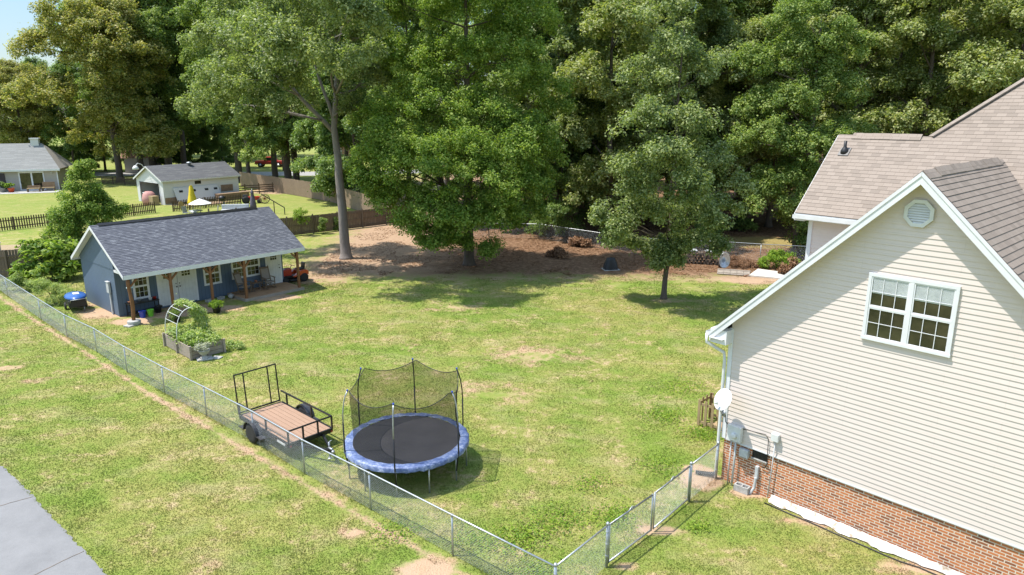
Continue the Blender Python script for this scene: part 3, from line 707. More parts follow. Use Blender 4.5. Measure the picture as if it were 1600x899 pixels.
# crumpled white edging sheet along the foundation
rg = random.Random(9); m = MB(); n = 60; V = []
for i in range(n + 1):
    x_ = 1.55 + i * (7.4 / n); wv = .15 + .05 * math.sin(i * .9) + rg.uniform(-.03, .03)
    if i > 27: wv *= .55
    for j in range(5):
        t = j / 4; V.append((x_ + rg.uniform(-.02, .02), -.02 - wv * t, .16 * (1 - t) ** 1.3 + .035 + rg.uniform(-.012, .012) + (.03 if j == 3 else 0)))
F = [(i * 5 + j, (i + 1) * 5 + j, (i + 1) * 5 + j + 1, i * 5 + j + 1) for i in range(n) for j in range(4)]
m.add([HO + Matrix.Rotation(HR, 3, 'Z') @ Vector(v) for v in V], F)
o = m.build('plastic_sheet', basic('weathered_white_plastic', (.66, .63, .58), (.34, .25, .17), 4.5, .6, lo=.36, hi=.5), None, True)
tag(o, 'crumpled white plastic sheeting strip laid along the foot of the brick wall', 'plastic sheet')
m = MB(); P = [hl(1.5 + i * .37, -.24 - (.06 if i < 10 else -.03) + rg.uniform(-.02, .02), .03) for i in range(20)]; m.tube(P, .014, 6)
tag(m.build('edging_pipe', M['black'], None, True), 'thin black edging pipe on the grass beside the white plastic strip', 'pipe')
# pallet crate behind the corner
pc = thing('slatted_wooden_crate', 'pale slatted wooden pallet box standing by the side of the cream house', 'crate', G(1119, 668) + Vector((.14, 0, 0)), R(-44))
for y_ in (-.42, .42):
    m = MB()
    for i in range(6): m.bx(-.62 + i * .235, -.53 + i * .235, y_ - .012, y_ + .012, .02, .92)
    m.bx(-.62, .64, y_ + (.012 if y_ < 0 else -.05), y_ + (.05 if y_ < 0 else -.012), .12, .2); m.bx(-.62, .64, y_ + (.012 if y_ < 0 else -.05), y_ + (.05 if y_ < 0 else -.012), .74, .82)
    m.build('slatted_side', M['pallet'], pc, bevel=.003)
for x_ in (-.62, .64):
    m = MB()
    for i in range(4): m.bx(x_ - .012, x_ + .012, -.40 + i * .24, -.31 + i * .24, .02, .92)
    m.bx(x_ - .011, x_ + .011, -.4, .4, .74, .82); m.build('slatted_end', M['pallet'], pc, bevel=.003)
# ---------------------------------------------------------------- blue shed with porch
SO = Vector((-19.62, 33.77, 0)); SR = R(48.47)
def sl(x, y, z=0): return SO + Matrix.Rotation(SR, 3, 'Z') @ Vector((x, y, z))
shed = thing('shed', 'slate blue garden shed with white doors, blue grey shingle roof and post porch', 'shed', SO, SR)
k2 = .571; zs = lambda y: 2.50 + k2 * (y + 1.97) if y < 1.5 else 2.50 + k2 * (4.97 - y)
D = 4.62; Ls_ = 9.12
m = MB(); m.prism([(0, 0, .02), (Ls_, 0, .02), (Ls_, 0, zs(0) - .12), (0, 0, zs(0) - .12)], (0, .1, 0)); m.build('front_wall', M['blue_wall'], shed)
m = MB(); m.bx(0, Ls_, D - .1, D, .02, zs(D) - .12); m.build('back_wall', M['blue_wall'], shed)
for x0 in (0.0, Ls_ - .1):
    m = MB(); ga = [(x0, .1, .02), (x0, D - .1, .02), (x0, D - .1, zs(D - .1) - .12), (x0, 1.5, zs(1.5) - .12), (x0, .1, zs(.1) - .12)]
    m.prism([Vector(p) for p in ga], (.1, 0, 0)); m.build('side_wall', M['blue_wall'], shed)
m = MB(); m.prism([(-.012, .0, 2.36), (-.012, D, 2.36), (-.012, D, 2.40), (-.012, .0, 2.40)], (.012, 0, 0))
m.prism([Vector((-.02, 0.0, 2.41)), Vector((-.02, D, 2.41)), Vector((-.02, D, zs(D) - .13)), Vector((-.02, 1.5, zs(1.5) - .13)), Vector((-.02, 0, zs(0) - .13))], (.018, 0, 0))
m.build('gable_panel', M['blue_wall'], shed)
m = MB(); m.bx(-.03, .07, -.02, .0, .05, 2.42); m.bx(-.03, -.0, .0, .08, .05, 2.36); m.build('corner_board', M['blue_wall'], shed); m = MB(); m.bx(Ls_ - .07, Ls_ + .02, -.02, 0, .1, 2.42); m.build('corner_board', M['blue_wall'], shed)
evf = Vector((0, 1, k2)).normalized(); enf = Vector((0, -k2, 1)).normalized(); lf = math.hypot(1, k2)
slope_roof(shed, 'roof', M['shingle_blue'], (0, -2.02, zs(-2.02)), (1, 0, 0), evf, enf, [(-.32, 0), (9.42, 0), (9.42, 3.52 * lf), (-.32, 3.52 * lf)], .12, .06, .012)
evk = Vector((0, -1, k2)).normalized(); enk = Vector((0, k2, 1)).normalized()
slope_roof(shed, 'roof', M['shingle_blue'], (0, 5.02, zs(5.02)), (-1, 0, 0), evk, enk, [(-9.42, 0), (.32, 0), (.32, 3.52 * lf), (-9.42, 3.52 * lf)], .12, .06, .012)
m = MB(); ridge_vent(m, (.05, 1.5, 4.48), (8.6, 1.5, 4.48), (0, 1, 0), k2, .15, .05, 24); m.build('ridge_vent', [M['black_metal'], M['black']], shed)
m = MB(); m.bx(-.30, 9.40, -2.045, -2.02, 2.26, 2.465); m.bx(-.3, 9.4, 5.02, 5.045, 2.26, 2.46)
for x0 in (-.335, 9.41):
    for y0, y1 in ((-2.045, 1.5), (5.045, 1.5)):
        m.prism([Vector((x0, y0, zs(y0) - .02)), Vector((x0, y1, zs(y1) - .015)), Vector((x0, y1, zs(y1) - .17)), Vector((x0, y0, zs(y0) - .19))], (.022, 0, 0))
m.build('fascia', M['white_trim'], shed)
m = MB()
for x0, x1 in ((-.31, 0.0), (Ls_, 9.40)):
    for y0, y1 in ((-2.02, 1.5), (5.02, 1.5)):
        m.prism([Vector((x0, y0, zs(y0) - .10)), Vector((x0, y1, zs(y1) - .10)), Vector((x1, y1, zs(y1) - .10)), Vector((x1, y0, zs(y0) - .10))], (0, 0, -.015))
m.bx(0, Ls_, -2.0, -.02, 2.405, 2.42); m.bx(-.02, .02, -2.0, -.03, 2.30, 2.42); m.build('soffit', M['white_trim'], shed)
m = MB(); m.bx(0, Ls_, -1.98, -1.82, 2.235, 2.40); m.build('porch_beam', M['post_wood'], shed)
rg = random.Random(5)
for i, (x, z0) in enumerate(((-.05, .22), (1.87, .0), (3.9, .0), (5.76, .15), (8.98, .15))):
    m = MB()
    if i == 0:
        P = [Vector((x + .03 * math.sin(t * 5) , -1.9 + .02 * math.cos(t * 7), z0 + (2.235 - z0) * t)) for t in [q / 9 for q in range(10)]]
        m.tube(P, [.085 + rg.uniform(-.008, .01) for _ in P], 10)
    else: m.bx(x - .06, x + .06, -1.96, -1.84, z0, 2.235)
    p = m.build('porch_post', M['post_wood'], shed, smooth=(i == 0), bevel=0 if i == 0 else .006)
    for s_ in (-1, 1):
        if (i == 0 and s_ < 0) or (i == 4 and s_ > 0): continue
        b = MB(); b.beam((x + s_ * .05, -1.9, 1.88), (x + s_ * .38, -1.9, 2.235), .09, .07); b.build('brace', M['post_wood'], p)
    b = MB(); b.beam((x, -1.86, 1.9), (x, -1.60, 2.3), .08, .06); b.build('brace', M['post_wood'], p)
window(shed, .84, 1.48, .80, 1.97, 0, cols=3, rows=2, fw=.05, trim=.075)
window(shed, 4.46, 5.28, .86, 1.97, 0, cols=3, rows=2, trim=.075)
window(shed, 6.05, 7.62, .92, 1.97, 0, cols=3, rows=2, trim=.075, mull=((6.78, 6.89),))
def shed_door(x0, x1, z0, z1, hs):
    m = MB(); m.bx(x0, x1, -.05, -.01, z0, z1)
    for i in range(1, 5):
        xx = x0 + (x1 - x0) * i / 5; m.bx(xx - .004, xx + .004, -.053, -.05, z0 + .06, z1 - .5, 1)
    d_ = m.build('door', [M['white'], M['grey_plastic']], shed, bevel=.004)
    w = x1 - x0; m = MB()
    for r in range(2):
        for c_ in range(3):
            a = x0 + w * .26 + c_ * w * .165; zz = z1 - .2 - r * .15; m.bx(a, a + w * .135, -.054, -.0505, zz - .12, zz)
    m.build('door_light', M['glass'], d_)
    hx_ = x1 - .08 if hs > 0 else x0 + .08; m = MB(); m.lathe((hx_, -.05, z0 + .92), [(.02, 0), (.02, .04), (.035, .045), (.03, .07), (0, .075)], 10, ax=(0, -1, 0)); m.build('handle', M['black'], d_, True); m = MB(); m.lathe((hx_, -.05, z0 + 1.08), [(.028, 0), (.028, .02), (0, .022)], 10, ax=(0, -1, 0))
    m.build('deadbolt', M['black'], d_, True)
shed_door(2.03, 2.965, .12, 2.02, 1); shed_door(2.985, 3.92, .12, 2.02, -1); shed_door(8.14, 8.96, .16, 2.06, 1)
m = MB()
for x0, x1 in ((1.94, 2.03), (3.92, 4.01)): m.bx(x0, x1, -.04, 0, .08, 2.1)
m.bx(1.94, 4.01, -.045, 0, 2.02, 2.12); m.build('door_casing', M['white_trim'], shed); m = MB(); m.bx(8.05, 8.14, -.04, 0, .15, 2.1); m.bx(8.96, 9.05, -.04, 0, .15, 2.1); m.bx(8.05, 9.05, -.045, 0, 2.06, 2.15)
m.build('door_casing', M['white_trim'], shed)
m = MB(); m.bx(5.62, 9.2, -2.02, -.05, .02, .15); m.build('porch_slab', M['porch'], shed, bevel=.01)
m = MB(); m.bx(5.60, 9.22, -2.055, -2.025, .0, .155); m.bx(5.585, 5.615, -2.05, -.05, .0, .155); m.build('slab_edging', M['bed_wood'], shed)
m = MB(); m.bx(-.13, -.03, .66, .98, 1.12, 1.68); m.box((-.09, .82, 1.70), (.14, .36, .03)); m.build('electric_panel', M['grey_plastic'], shed, bevel=.01)
m = MB(); m.bx(-.085, -.03, .73, .82, .0, 1.12); m.build('conduit', M['grey_plastic'], shed)
m = MB(); m.lathe((7.0, -.02, 2.2), [(.05, 0), (.06, .05), (.09, .12), (.0, .13)], 12, ax=(0, -1, -.3)); m.build('porch_light', M['white'], shed, True)
# concrete footing under the round post
t = thing('concrete_footing', 'round concrete bowl footing under the left porch post of the blue shed', 'concrete block', sl(-.05, -1.9), SR)
m = MB(); m.lathe((0, 0, 0), [(.27, 0), (.30, .1), (.30, .2), (.27, .225), (.10, .225)], 20); m.box((-.2, -.1, .03), (.5, .42, .06), rz=.3); m.build('footing_body', M['concrete'], t, bevel=.01)
# hanging bird feeder
t = thing('bird_feeder', 'small white roofed bird feeder hanging at the left corner of the shed porch', 'bird feeder', sl(.18, -1.35, 1.7), SR)
m = MB(); m.tube([(0, 0, .7), (0, 0, .12)], .005, 5); m.build('hanger', M['black_metal'], t)
m = MB(); m.lathe((0, 0, 0), [(.19, 0), (.17, .03), (.05, .10), (0, .12)], 14); m.build('feeder_roof', basic('pale_teal_enamel', (.55, .68, .68), (.45, .6, .6), 5, .5), t, True)
m = MB(); m.lathe((0, 0, -.24), [(.03, 0), (.07, .01), (.05, .03), (.045, .24), (0, .24)], 12); m.build('seed_tube', M['galv'], t, True)
# rocking chairs
def rocker(label, loc, rz):
    t = thing('rocking_chair', label, 'rocking chair', loc, rz, 'rocking chairs on the shed porch')
    wd = M['rock_wood2']
    for s_ in (-1, 1):
        m = MB(); P = [Vector((s_ * .27, -.42 + i * .1, .03 + ((i - 4.5) * .1) ** 2 * .32)) for i in range(11)]
        m.tube(P, .02, 6); m.build('rocker', wd, t, True)
        m = MB(); m.beam((s_ * .27, -.26, .05), (s_ * .27, -.25, .62), .04); m.build('front_leg', wd, t)
        m = MB(); m.beam((s_ * .25, .24, .05), (s_ * .25, .20, .42), .04); m.beam((s_ * .25, .20, .40), (s_ * .25, .44, 1.16), .04); m.lathe((s_ * .25, .45, 1.17), [(.02, 0), (.028, .03), (0, .06)], 8); m.build('back_post', wd, t)
        m = MB(); m.box((s_ * .28, -.02, .635), (.08, .58, .025)); m.build('armrest', wd, t, bevel=.005)
    m = MB(); m.beam((-.27, -.25, .38), (.27, -.25, .38), .035); m.beam((-.25, .22, .38), (.25, .22, .38), .035)
    for z_ in (.2,): m.beam((-.27, -.25, z_), (.27, -.25, z_), .025); m.beam((-.25, .23, z_), (.25, .23, z_), .025)
    for s_ in (-1, 1): m.beam((s_ * .26, -.25, .22), (s_ * .26, .23, .22), .025)
    m.build('stretcher', wd, t)
    m = MB(); m.box((0, -.03, .405), (.5, .46, .03), rx=R(-4)); m.build('seat', M['sling'], t, bevel=.008)
    m = MB(); m.prism([Vector((-.22, .22, .50)), Vector((.22, .22, .50)), Vector((.22, .405, 1.07)), Vector((-.22, .405, 1.07))], (0, -.02, .006)); m.build('backrest', M['sling'], t, bevel=.006)
    m = MB(); m.box((0, .435, 1.12), (.52, .03, .10), rx=R(-18)); m.beam((-.25, .225, .48), (.25, .225, .48), .035); m.build('top_rail', wd, t, bevel=.008)
    return t
M['rock_wood2'] = wood('weathered_chair_wood', (.25, .18, .12), (.13, .09, .06), (5, 5, 5))
rocker('weathered wooden rocking chair beside the double window at the left end of the porch slab', sl(6.2, -.85, .15), SR + R(28))
rocker('weathered wooden rocking chair standing next to the single white shed door', sl(7.75, -.7, .15), SR - R(4))
t = thing('side_table', 'small dark wooden table with crossed legs between the two rocking chairs', 'table', sl(7.0, -.7, .15), SR)
m = MB(); m.box((0, 0, .46), (.55, .4, .03)); m.build('table_top', M['rock_wood2'], t, bevel=.005)
for s_ in (-1, 1):
    m = MB(); m.beam((s_ * .2, -.18, 0), (s_ * .2, .18, .445), .035); m.beam((s_ * .23, .18, 0), (s_ * .23, -.18, .445), .035); m.build('crossed_leg', M['rock_wood2'], t)
t = thing('potted_flower', 'small potted plant with red flowers on the table between the rocking chairs', 'potted plant', sl(7.0, -.7, .625), SR)
m = MB(); m.lathe((0, 0, 0), [(.06, 0), (.08, .12), (.07, .12)], 12); m.build('pot', M['terracotta'], t, True)

# ---------------------------------------------------------------- leaf engine
def rhombs(P, L, rg, up=.5, wid=.58, nrm=None):
    n = len(P); N_ = rg.normal(size=(n, 3)); N_ /= np.linalg.norm(N_, axis=1)[:, None]; N_[:, 2] = np.abs(N_[:, 2]) + up
    if nrm is not None: N_ += nrm * .9
    N_ /= np.linalg.norm(N_, axis=1)[:, None]
    T = rg.normal(size=(n, 3)); T -= (T * N_).sum(1)[:, None] * N_; T /= np.linalg.norm(T, axis=1)[:, None]
    B = np.cross(N_, T); l = (L * rg.uniform(.65, 1.25, n))[:, None]; w = l * wid * .5
    V = np.empty((n, 4, 3)); V[:, 0] = P - T * l * .5; V[:, 1] = P + B * w - T * l * .06 + N_ * l * .1; V[:, 2] = P + T * l * .5 - N_ * l * .05; V[:, 3] = P - B * w - T * l * .06 + N_ * l * .1
    return V.reshape(-1, 3)
def crown_pts(lobes, n, rg, cs=.55, inner=.5, flat=.62):
    lb = np.array(lobes, dtype=float); r = lb[:, 3]; w = r ** 2; w /= w.sum()
    rz = lb[:, 4] if lb.shape[1] > 4 else r * .8
    C = []; NR = []
    for i in range(len(lb)):
        k = max(8, int(4.2 * (r[i] / cs) ** 2))
        d = rg.normal(size=(k, 3)); d /= np.linalg.norm(d, axis=1)[:, None]; d[:, 2] = np.where(d[:, 2] < -.35, -d[:, 2] * .8, d[:, 2])
        q = rg.uniform(inner, 1.16, k)[:, None] ** .7 * np.array([[r[i], r[i], rz[i]]])
        C.append(lb[i, :3] + d * q); NR.append(np.c_[d, np.full(k, cs)])
    C = np.vstack(C); NR = np.vstack(NR); m = len(C)
    sz = rg.uniform(.45, 1.25, m) * cs; cw = sz ** 2; cw /= cw.sum()
    idx = rg.choice(m, size=n, p=cw)
    off = rg.normal(size=(n, 3)); off /= np.linalg.norm(off, axis=1)[:, None]; off *= (rg.random(n) ** .45)[:, None]
    off[:, 2] *= flat; off += NR[idx, :3] * .25; P = C[idx] + off * sz[idx][:, None]
    stray = rg.random(n) < .06; P[stray] += rg.normal(0, cs * .5, (stray.sum(), 3))
    nn = off.copy(); return P, nn
def crown(name, lobes, n, L, mat, parent, seed, cs=.55, inner=.5, up=.35, flat=.85, zmin=.05, wid=.58):
    rg = np.random.default_rng(seed)
    if max(q[3] for q in lobes) > 1.0:      # smaller sprays breaking up each crown mass
        ex = []
        for q in lobes:
            for _ in range(2):
                d = rg.normal(size=3); d /= np.linalg.norm(d); rz_ = q[4] if len(q) > 4 else q[3] * .8
                f = rg.uniform(.30, .48); ex.append((q[0] + d[0] * q[3] * .98, q[1] + d[1] * q[3] * .98, q[2] + d[2] * rz_ * .98, q[3] * f, q[3] * f * rg.uniform(.8, 1.2)))
        lobes = [tuple(q[:4]) + ((q[4] if len(q) > 4 else q[3] * .8),) for q in lobes] + ex
    P, nn = crown_pts(lobes, n, rg, cs, inner, flat); ok = P[:, 2] > zmin; P = P[ok]; nn = nn[ok]
    V = rhombs(P, L, rg, up, wid, nn); F = np.arange(len(V)).reshape(-1, 4)
    return mesh_np(name, V, F, mat, parent)
def limbs(m, lobes, base_pts, r0, rg, n=6):
    """limbs from the trunk polyline to lobe centres, with twigs"""
    for lb in lobes:
        c = Vector(lb[:3]); best = min(base_pts, key=lambda p: (Vector(p[0]) - c).length + (4 if p[0].z > c.z - .6 else 0) * 1.0)
        p, rr = best; r = min(rr * .55, r0 * (.22 + .06 * lb[3]))
        mid = p.lerp(c, .5) + Vector((rg.uniform(-.35, .35), rg.uniform(-.35, .35), rg.uniform(-.1, .5)))
        q = [p, p.lerp(mid, .5) + Vector((rg.uniform(-.12, .12), rg.uniform(-.12, .12), 0)), mid, mid.lerp(c, .55) + Vector((rg.uniform(-.15, .15), 0, rg.uniform(0, .2))), c]
        m.tube(q, [r, r * .8, r * .6, r * .4, r * .2], n)
        for _ in range(4):
            d = Vector((rg.uniform(-1, 1), rg.uniform(-1, 1), rg.uniform(-.3, .9))).normalized() * lb[3] * rg.uniform(.6, .95)
            s_ = mid.lerp(c, rg.uniform(.1, .9)); m.tube([s_, s_ + d * .5 + Vector((0, 0, rg.uniform(-.1, .25))), s_ + d], [r * .3, r * .2, r * .07], 4)
def trunk_path(pts, radii, sub=3, rg=None, jit=.05):
    out = []
    for i in range(len(pts) - 1):
        for j in range(sub):
            t = j / sub; p = Vector(pts[i]).lerp(Vector(pts[i + 1]), t)
            if i or j: p += Vector((rg.uniform(-jit, jit), rg.uniform(-jit, jit), 0))
            out.append((p, radii[i] * (1 - t) + radii[i + 1] * t))
    out.append((Vector(pts[-1]), radii[-1])); return out
def make_tree(name, label, loc, tr_pts, tr_r, lobes, n, L, lmat, bmat, seed, group=None, cs=.55, inner=.5, up=.3, flat=.9, extra=(), cat='tree', wid=.58, rz=0):
    rg = random.Random(seed); t = thing(name, label, cat, loc, rz, group); m = MB()
    tp = trunk_path(tr_pts, tr_r, 4, rg); r0 = tr_r[0]
    flare = [(tp[0][0] + Vector((0, 0, -.05)), r0 * 1.55), (tp[0][0] + Vector((0, 0, .12)), r0 * 1.25), (tp[0][0] + Vector((0, 0, .45)), r0 * 1.04)]
    seq = flare + [q for q in tp[1:] if q[0].z > .6]
    m.tube([q[0] for q in seq], [q[1] for q in seq], 12)
    for pts, rr in extra:
        e = trunk_path(pts, rr, 3, rg); m.tube([q[0] for q in e], [q[1] for q in e], 8); tp += e
    cand = [q for q in tp if q[0].z > tr_pts[-1][2] * .22]
    limbs(m, lobes, cand, r0, rg)
    m.build('trunk', bmat, t, True)
    crown('crown', lobes, n, L, lmat, t, seed, cs, inner, up, flat, wid=wid)
    return t
def rel(base, items, kd=1.0):
    """crown masses surveyed as (px, py, radius px, depth offset) -> local lobes"""
    out = []
    for px_, py_, rp, dy in items:
        y = base.y + dy * kd; p = P3(px_, py_, y); zc = y * CP - (p.z - CAMH) * SP; r = rp / FPX * zc
        out.append((p.x - base.x, p.y - base.y, p.z, r, r * .85))
    return out
rs = random.Random(21)
# tall pale-barked tree by the shed
b = G(541, 404)
L1 = rel(b, [(395, 62, 48, -4), (352, 125, 42, -3), (430, 118, 44, -5), (480, 52, 52, 1), (525, 105, 42, -5), (562, 60, 42, -2), (418, 172, 34, -4), (520, 10, 56, -3), (452, -10, 56, -6), (500, -40, 50, -11), (545, 30, 44, -11), (470, 90, 40, -10), (420, 60, 40, -10), (560, 100, 32, -9), (520, -90, 50, -10), (325, 165, 30, 1), (572, 130, 30, 0), (385, 5, 50, 3), (470, 160, 26, 2), (555, 165, 22, 0), (440, 60, 42, 3), (340, 70, 38, 3), (480, -70, 60, 1), (400, -60, 50, 0), (555, -40, 50, 1), (600, 15, 36, 2)])
zf = Zr(200, b.y); xf = X(521, b.y, zf) - b.x; z2 = Zr(95, b.y); x2 = X(527, b.y, z2) - b.x; z3 = Zr(-40, b.y); x3 = X(520, b.y, z3) - b.x
xl = X(470, b.y, Zr(150, b.y)) - b.x; xl2 = X(410, b.y, Zr(70, b.y)) - b.x
make_tree('tall_tree', 'tall tree with a bare pale grey trunk standing right of the blue shed', b,
    [(0, 0, 0), (X(533, b.y, Zr(300, b.y)) - b.x, 0, Zr(300, b.y)), (xf, .1, zf), (x2, .2, z2), (x3, .2, z3)], [.36, .29, .21, .15, .05], L1, 120000, .18, M['leaf_grey'], M['bark_grey'], 3,
    extra=[([(xf, .1, zf - .3), (xl, -.5, Zr(150, b.y)), (xl2, -.8, Zr(70, b.y))], [.15, .11, .05]), ([(xf, .1, zf + .6), (xf - .9, .6, zf + 3.2), (xf - 1.6, .8, zf + 6)], [.12, .09, .04])], cs=.55, inner=.4)
# the big bright green tree in the middle
b = G(733, 414)
L2 = rel(b, [(628, 190, 52, -1), (600, 258, 42, -2), (655, 255, 50, -2.5), (640, 318, 44, -2), (690, 330, 44, -2.5), (712, 250, 58, -2), (755, 190, 60, -1), (700, 110, 62, 0), (785, 100, 62, 0), (640, 100, 48, 1), (735, 20, 70, 0), (640, 15, 56, 1), (815, 215, 46, -1), (800, 300, 44, -2), (752, 350, 36, -2.5), (690, 378, 24, -2.5), (845, 285, 30, 0), (600, 320, 30, -1), (745, 290, 50, -2.8), (840, 150, 45, 1), (820, 30, 55, 1), (735, -60, 70, 0), (650, -60, 55, 1), (810, -50, 55, 1), (585, 292, 26, -2), (830, 345, 28, -1), (640, 352, 24, -2), (620, 230, 46, -1.5), (690, 180, 50, -1), (665, 360, 22, -2.4), (715, 350, 34, -2.8), (775, 330, 40, -2.5), (720, 385, 18, -2), (765, 385, 16, -2), (800, 250, 46, -2), (850, 240, 34, 0), (660, 130, 48, 0), (590, 190, 30, 0), (575, 250, 28, -1)], 1.7)
L2 = [(q[0], q[1], q[2], q[3] * .96, q[4] * .98) for q in L2]
make_tree('sweetgum_tree', 'huge bright green leafy tree in the middle of the yard with low sweeping branches', b,
    [(0, 0, 0), (-.05, 0, 4), (.1, .1, 9), (0, 0, 15), (.1, 0, 19)], [.33, .29, .22, .12, .03], L2, 260000, .155, M['leaf_bright'], M['bark_dark'], 5, cs=.5, inner=.45, extra=[([(0, 0, 3), (-2.2, -1, 6.5), (-3.4, -1.4, 8.5)], [.16, .11, .05]), ([(0, 0, 4), (2.2, -.6, 7), (3.4, -.8, 9)], [.16, .1, .05])])
# airy grey green tree in front of the wood
b = G(1037, 467)
L3 = rel(b, [(1040, 150, 46, 0), (998, 200, 44, -2.5), (1085, 200, 42, -1.5), (985, 262, 38, -2), (1060, 265, 46, -2.5), (1118, 262, 36, .5), (995, 325, 34, -.5), (1095, 325, 36, 0), (1040, 345, 34, -1), (962, 372, 24, 0), (1036, 400, 18, -.4), (1140, 325, 22, 0), (1050, 80, 44, 0), (1000, 120, 36, .5), (1095, 110, 38, .5), (1040, 20, 40, 0), (1078, 372, 20, 0), (1000, 385, 18, .2), (1010, 300, 36, -2.2), (1080, 300, 36, -2.2), (1040, 240, 40, -3), (1100, 345, 26, -1.5), (962, 368, 17, 0), (938, 335, 19, 0), (1148, 295, 24, 0), (1122, 385, 16, 0), (1030, 412, 10, -.3), (1050, 408, 10, .2), (1040, 385, 24, -.3), (1018, 395, 12, -.2), (1062, 390, 16, 0), (975, 350, 20, -1)], 1.3)
L3 = [(q[0], q[1], q[2], q[3] * .86, q[4] * .82) for q in L3]
make_tree('young_oak_tree', 'airy grey green tree with a slim trunk at the right of the lawn', b,
    [(0, 0, 0), (.12, 0, 2.2), (.25, .1, 6), (.2, 0, 10), (.3, 0, 14)], [.15, .13, .10, .07, .02], L3, 62000, .155, M['leaf_grey'], M['bark_dark'], 8, cs=.42, inner=.25, up=.2)
# dark leafy tree behind the cream house
b = Vector((20.3, 49.5, 0))
L4 = rel(b, [(1228, 165, 48, 0), (1192, 225, 38, -1), (1272, 235, 48, -1), (1225, 292, 44, -1), (1250, 345, 32, 0), (1290, 150, 52, 1), (1262, 375, 24, 0), (1180, 170, 32, 1), (1240, 95, 50, 1), (1200, 320, 26, -1), (1310, 290, 40, 1), (1320, 220, 40, 1), (1300, 80, 45, 1), (1245, 30, 45, 1), (1180, 105, 34, 1)])
make_tree('oak_tree', 'dense green tree rising directly behind the left end of the cream house roof', b,
    [(0, 0, 0), (0, 0, 5), (.3, 0, 10), (.2, 0, 16)], [.26, .22, .16, .04], L4, 105000, .18, M['leaf_mid'], M['bark_dark'], 9, cs=.5, inner=.45)
# sapling and shrubs by the shed
b = G(128, 402) ; b.z = 0
Ls1 = rel(b, [(128, 285, 15, 0), (122, 312, 26, 0), (155, 325, 24, .3), (105, 345, 26, -.3), (140, 350, 32, 0), (175, 335, 16, .4), (110, 375, 24, -.4), (150, 380, 26, .3), (133, 262, 7, 0), (85, 368, 14, -.3), (100, 392, 18, -.6), (120, 330, 20, -.4), (140, 300, 15, 0), (165, 365, 18, .2), (128, 272, 9, 0)])
make_tree('sapling_tree', 'bushy bright green young tree growing behind the left gable of the blue shed', b,
    [(0, 0, 0), (.05, 0, 3), (0, 0, Zr(275, b.y))], [.09, .06, .012], Ls1, 42000, .14, M['leaf_bright'], M['bark_dark'], 12, cs=.36, inner=.5)
def shrub(name, label, base, items, n, L, mat, seed, cs=.3, group=None, cat='shrub', wid=.58, up=.35):
    t = thing(name, label, cat, base, 0, group); rg = random.Random(seed); lb = rel(base, items); m = MB()
    for q in lb:
        c_ = Vector(q[:3]); m.tube([Vector((rg.uniform(-.1, .1), rg.uniform(-.1, .1), 0)), c_ * .5 + Vector((rg.uniform(-.1, .1), 0, .1)), c_], [.02, .014, .005], 5)
    m.build('stem', M['bark_dark'], t, True); crown('foliage', lb, n, L, mat, t, seed, cs, .4, up, wid=wid); return t
b = G(92, 440); shrub('broadleaf_shrub', 'large leaved dark green shrub between the wooden fence and the shed gable', b, [(60, 400, 20, .3), (95, 400, 26, .6), (75, 425, 22, 0), (112, 420, 18, .4), (45, 425, 14, 0), (112, 392, 16, .8)], 3600, .36, M['leaf_bright'], 31, .4, wid=.42)
b = G(88, 475); shrub('feathery_shrub', 'feathery light green shrub pressed against the chain link fence near the shed', b, [(75, 455, 18, 0), (98, 462, 17, .1), (60, 445, 12, 0), (108, 472, 12, 0), (88, 475, 14, -.2)], 9000, .085, M['leaf_veg'], 32, .2, wid=.3)
b = G(30, 455); shrub('fence_shrub', 'low green shrub at the far left behind the chain link fence', b, [(28, 440, 12, 0), (45, 448, 12, 0), (15, 445, 8, 0), (60, 468, 10, -1)], 4500, .09, M['leaf_mid'], 33, .2)
# ---------------------------------------------------------------- wood behind: individual trees
def generic(seed, h, rad, zb, n, L, cs, nl=14):
    rg = random.Random(seed); lob = []
    for i in range(nl):
        t = (i + .5) / nl; z = zb + (h - zb) * t ** .8; rr = rad * (math.sin(math.pi * min(1, .16 + .80 * t)) ** .6); a = i * 2.399 + rg.uniform(-.5, .5)
        q = rr * rg.uniform(.35, .85); lob.append((math.cos(a) * q, math.sin(a) * q, z, rad * rg.uniform(.30, .44), rad * rg.uniform(.26, .36)))
    lob.append((0, 0, h - 1.2, rad * .38, rad * .34))
    return lob
VAR = {}
def variant(key, seed, h, rad, zb, n, L, cs, lm, bm, tr):
    rg = random.Random(seed); t = thing('forest_tree', 'tree', 'tree'); lob = generic(seed, h, rad, zb, n, L, cs)
    m = MB(); lean = rg.uniform(-.4, .4)
    tp = trunk_path([(0, 0, -.1), (lean * .2, 0, h * .3), (lean, rg.uniform(-.3, .3), h * .62), (lean * .8, 0, h * .93)], [tr, tr * .8, tr * .5, .03], 3, rg, .07)
    m.tube([tp[0][0]] + [tp[0][0] + Vector((0, 0, .5))] + [q[0] for q in tp[1:]], [tr * 1.5, tr * 1.02] + [q[1] for q in tp[1:]], 9)
    limbs(m, lob, [q for q in tp if q[0].z > h * .2], tr, rg, 5)
    m.build('trunk', M[bm], t, True); crown('crown', lob, n, L, M[lm], t, seed, cs, .45, .35)
    VAR[key] = [t, True, h]; return t
variant('A', 101, 21, 5.0, 3.5, 80000, .23, .55, 'leaf_grey', 'bark_dark', .26)
variant('B', 102, 22, 4.6, 4.0, 78000, .23, .55, 'leaf_mid', 'bark_dark', .24)
variant('C', 103, 20, 5.2, 2.6, 85000, .23, .6, 'leaf_yellow', 'bark_dark', .28)
variant('D', 104, 17, 4.2, 1.0, 70000, .24, .56, 'leaf_dark', 'bark_dark', .2)
variant('E', 105, 29, 7.2, 4.0, 90000, .34, .9, 'leaf_mid', 'bark_dark', .55)
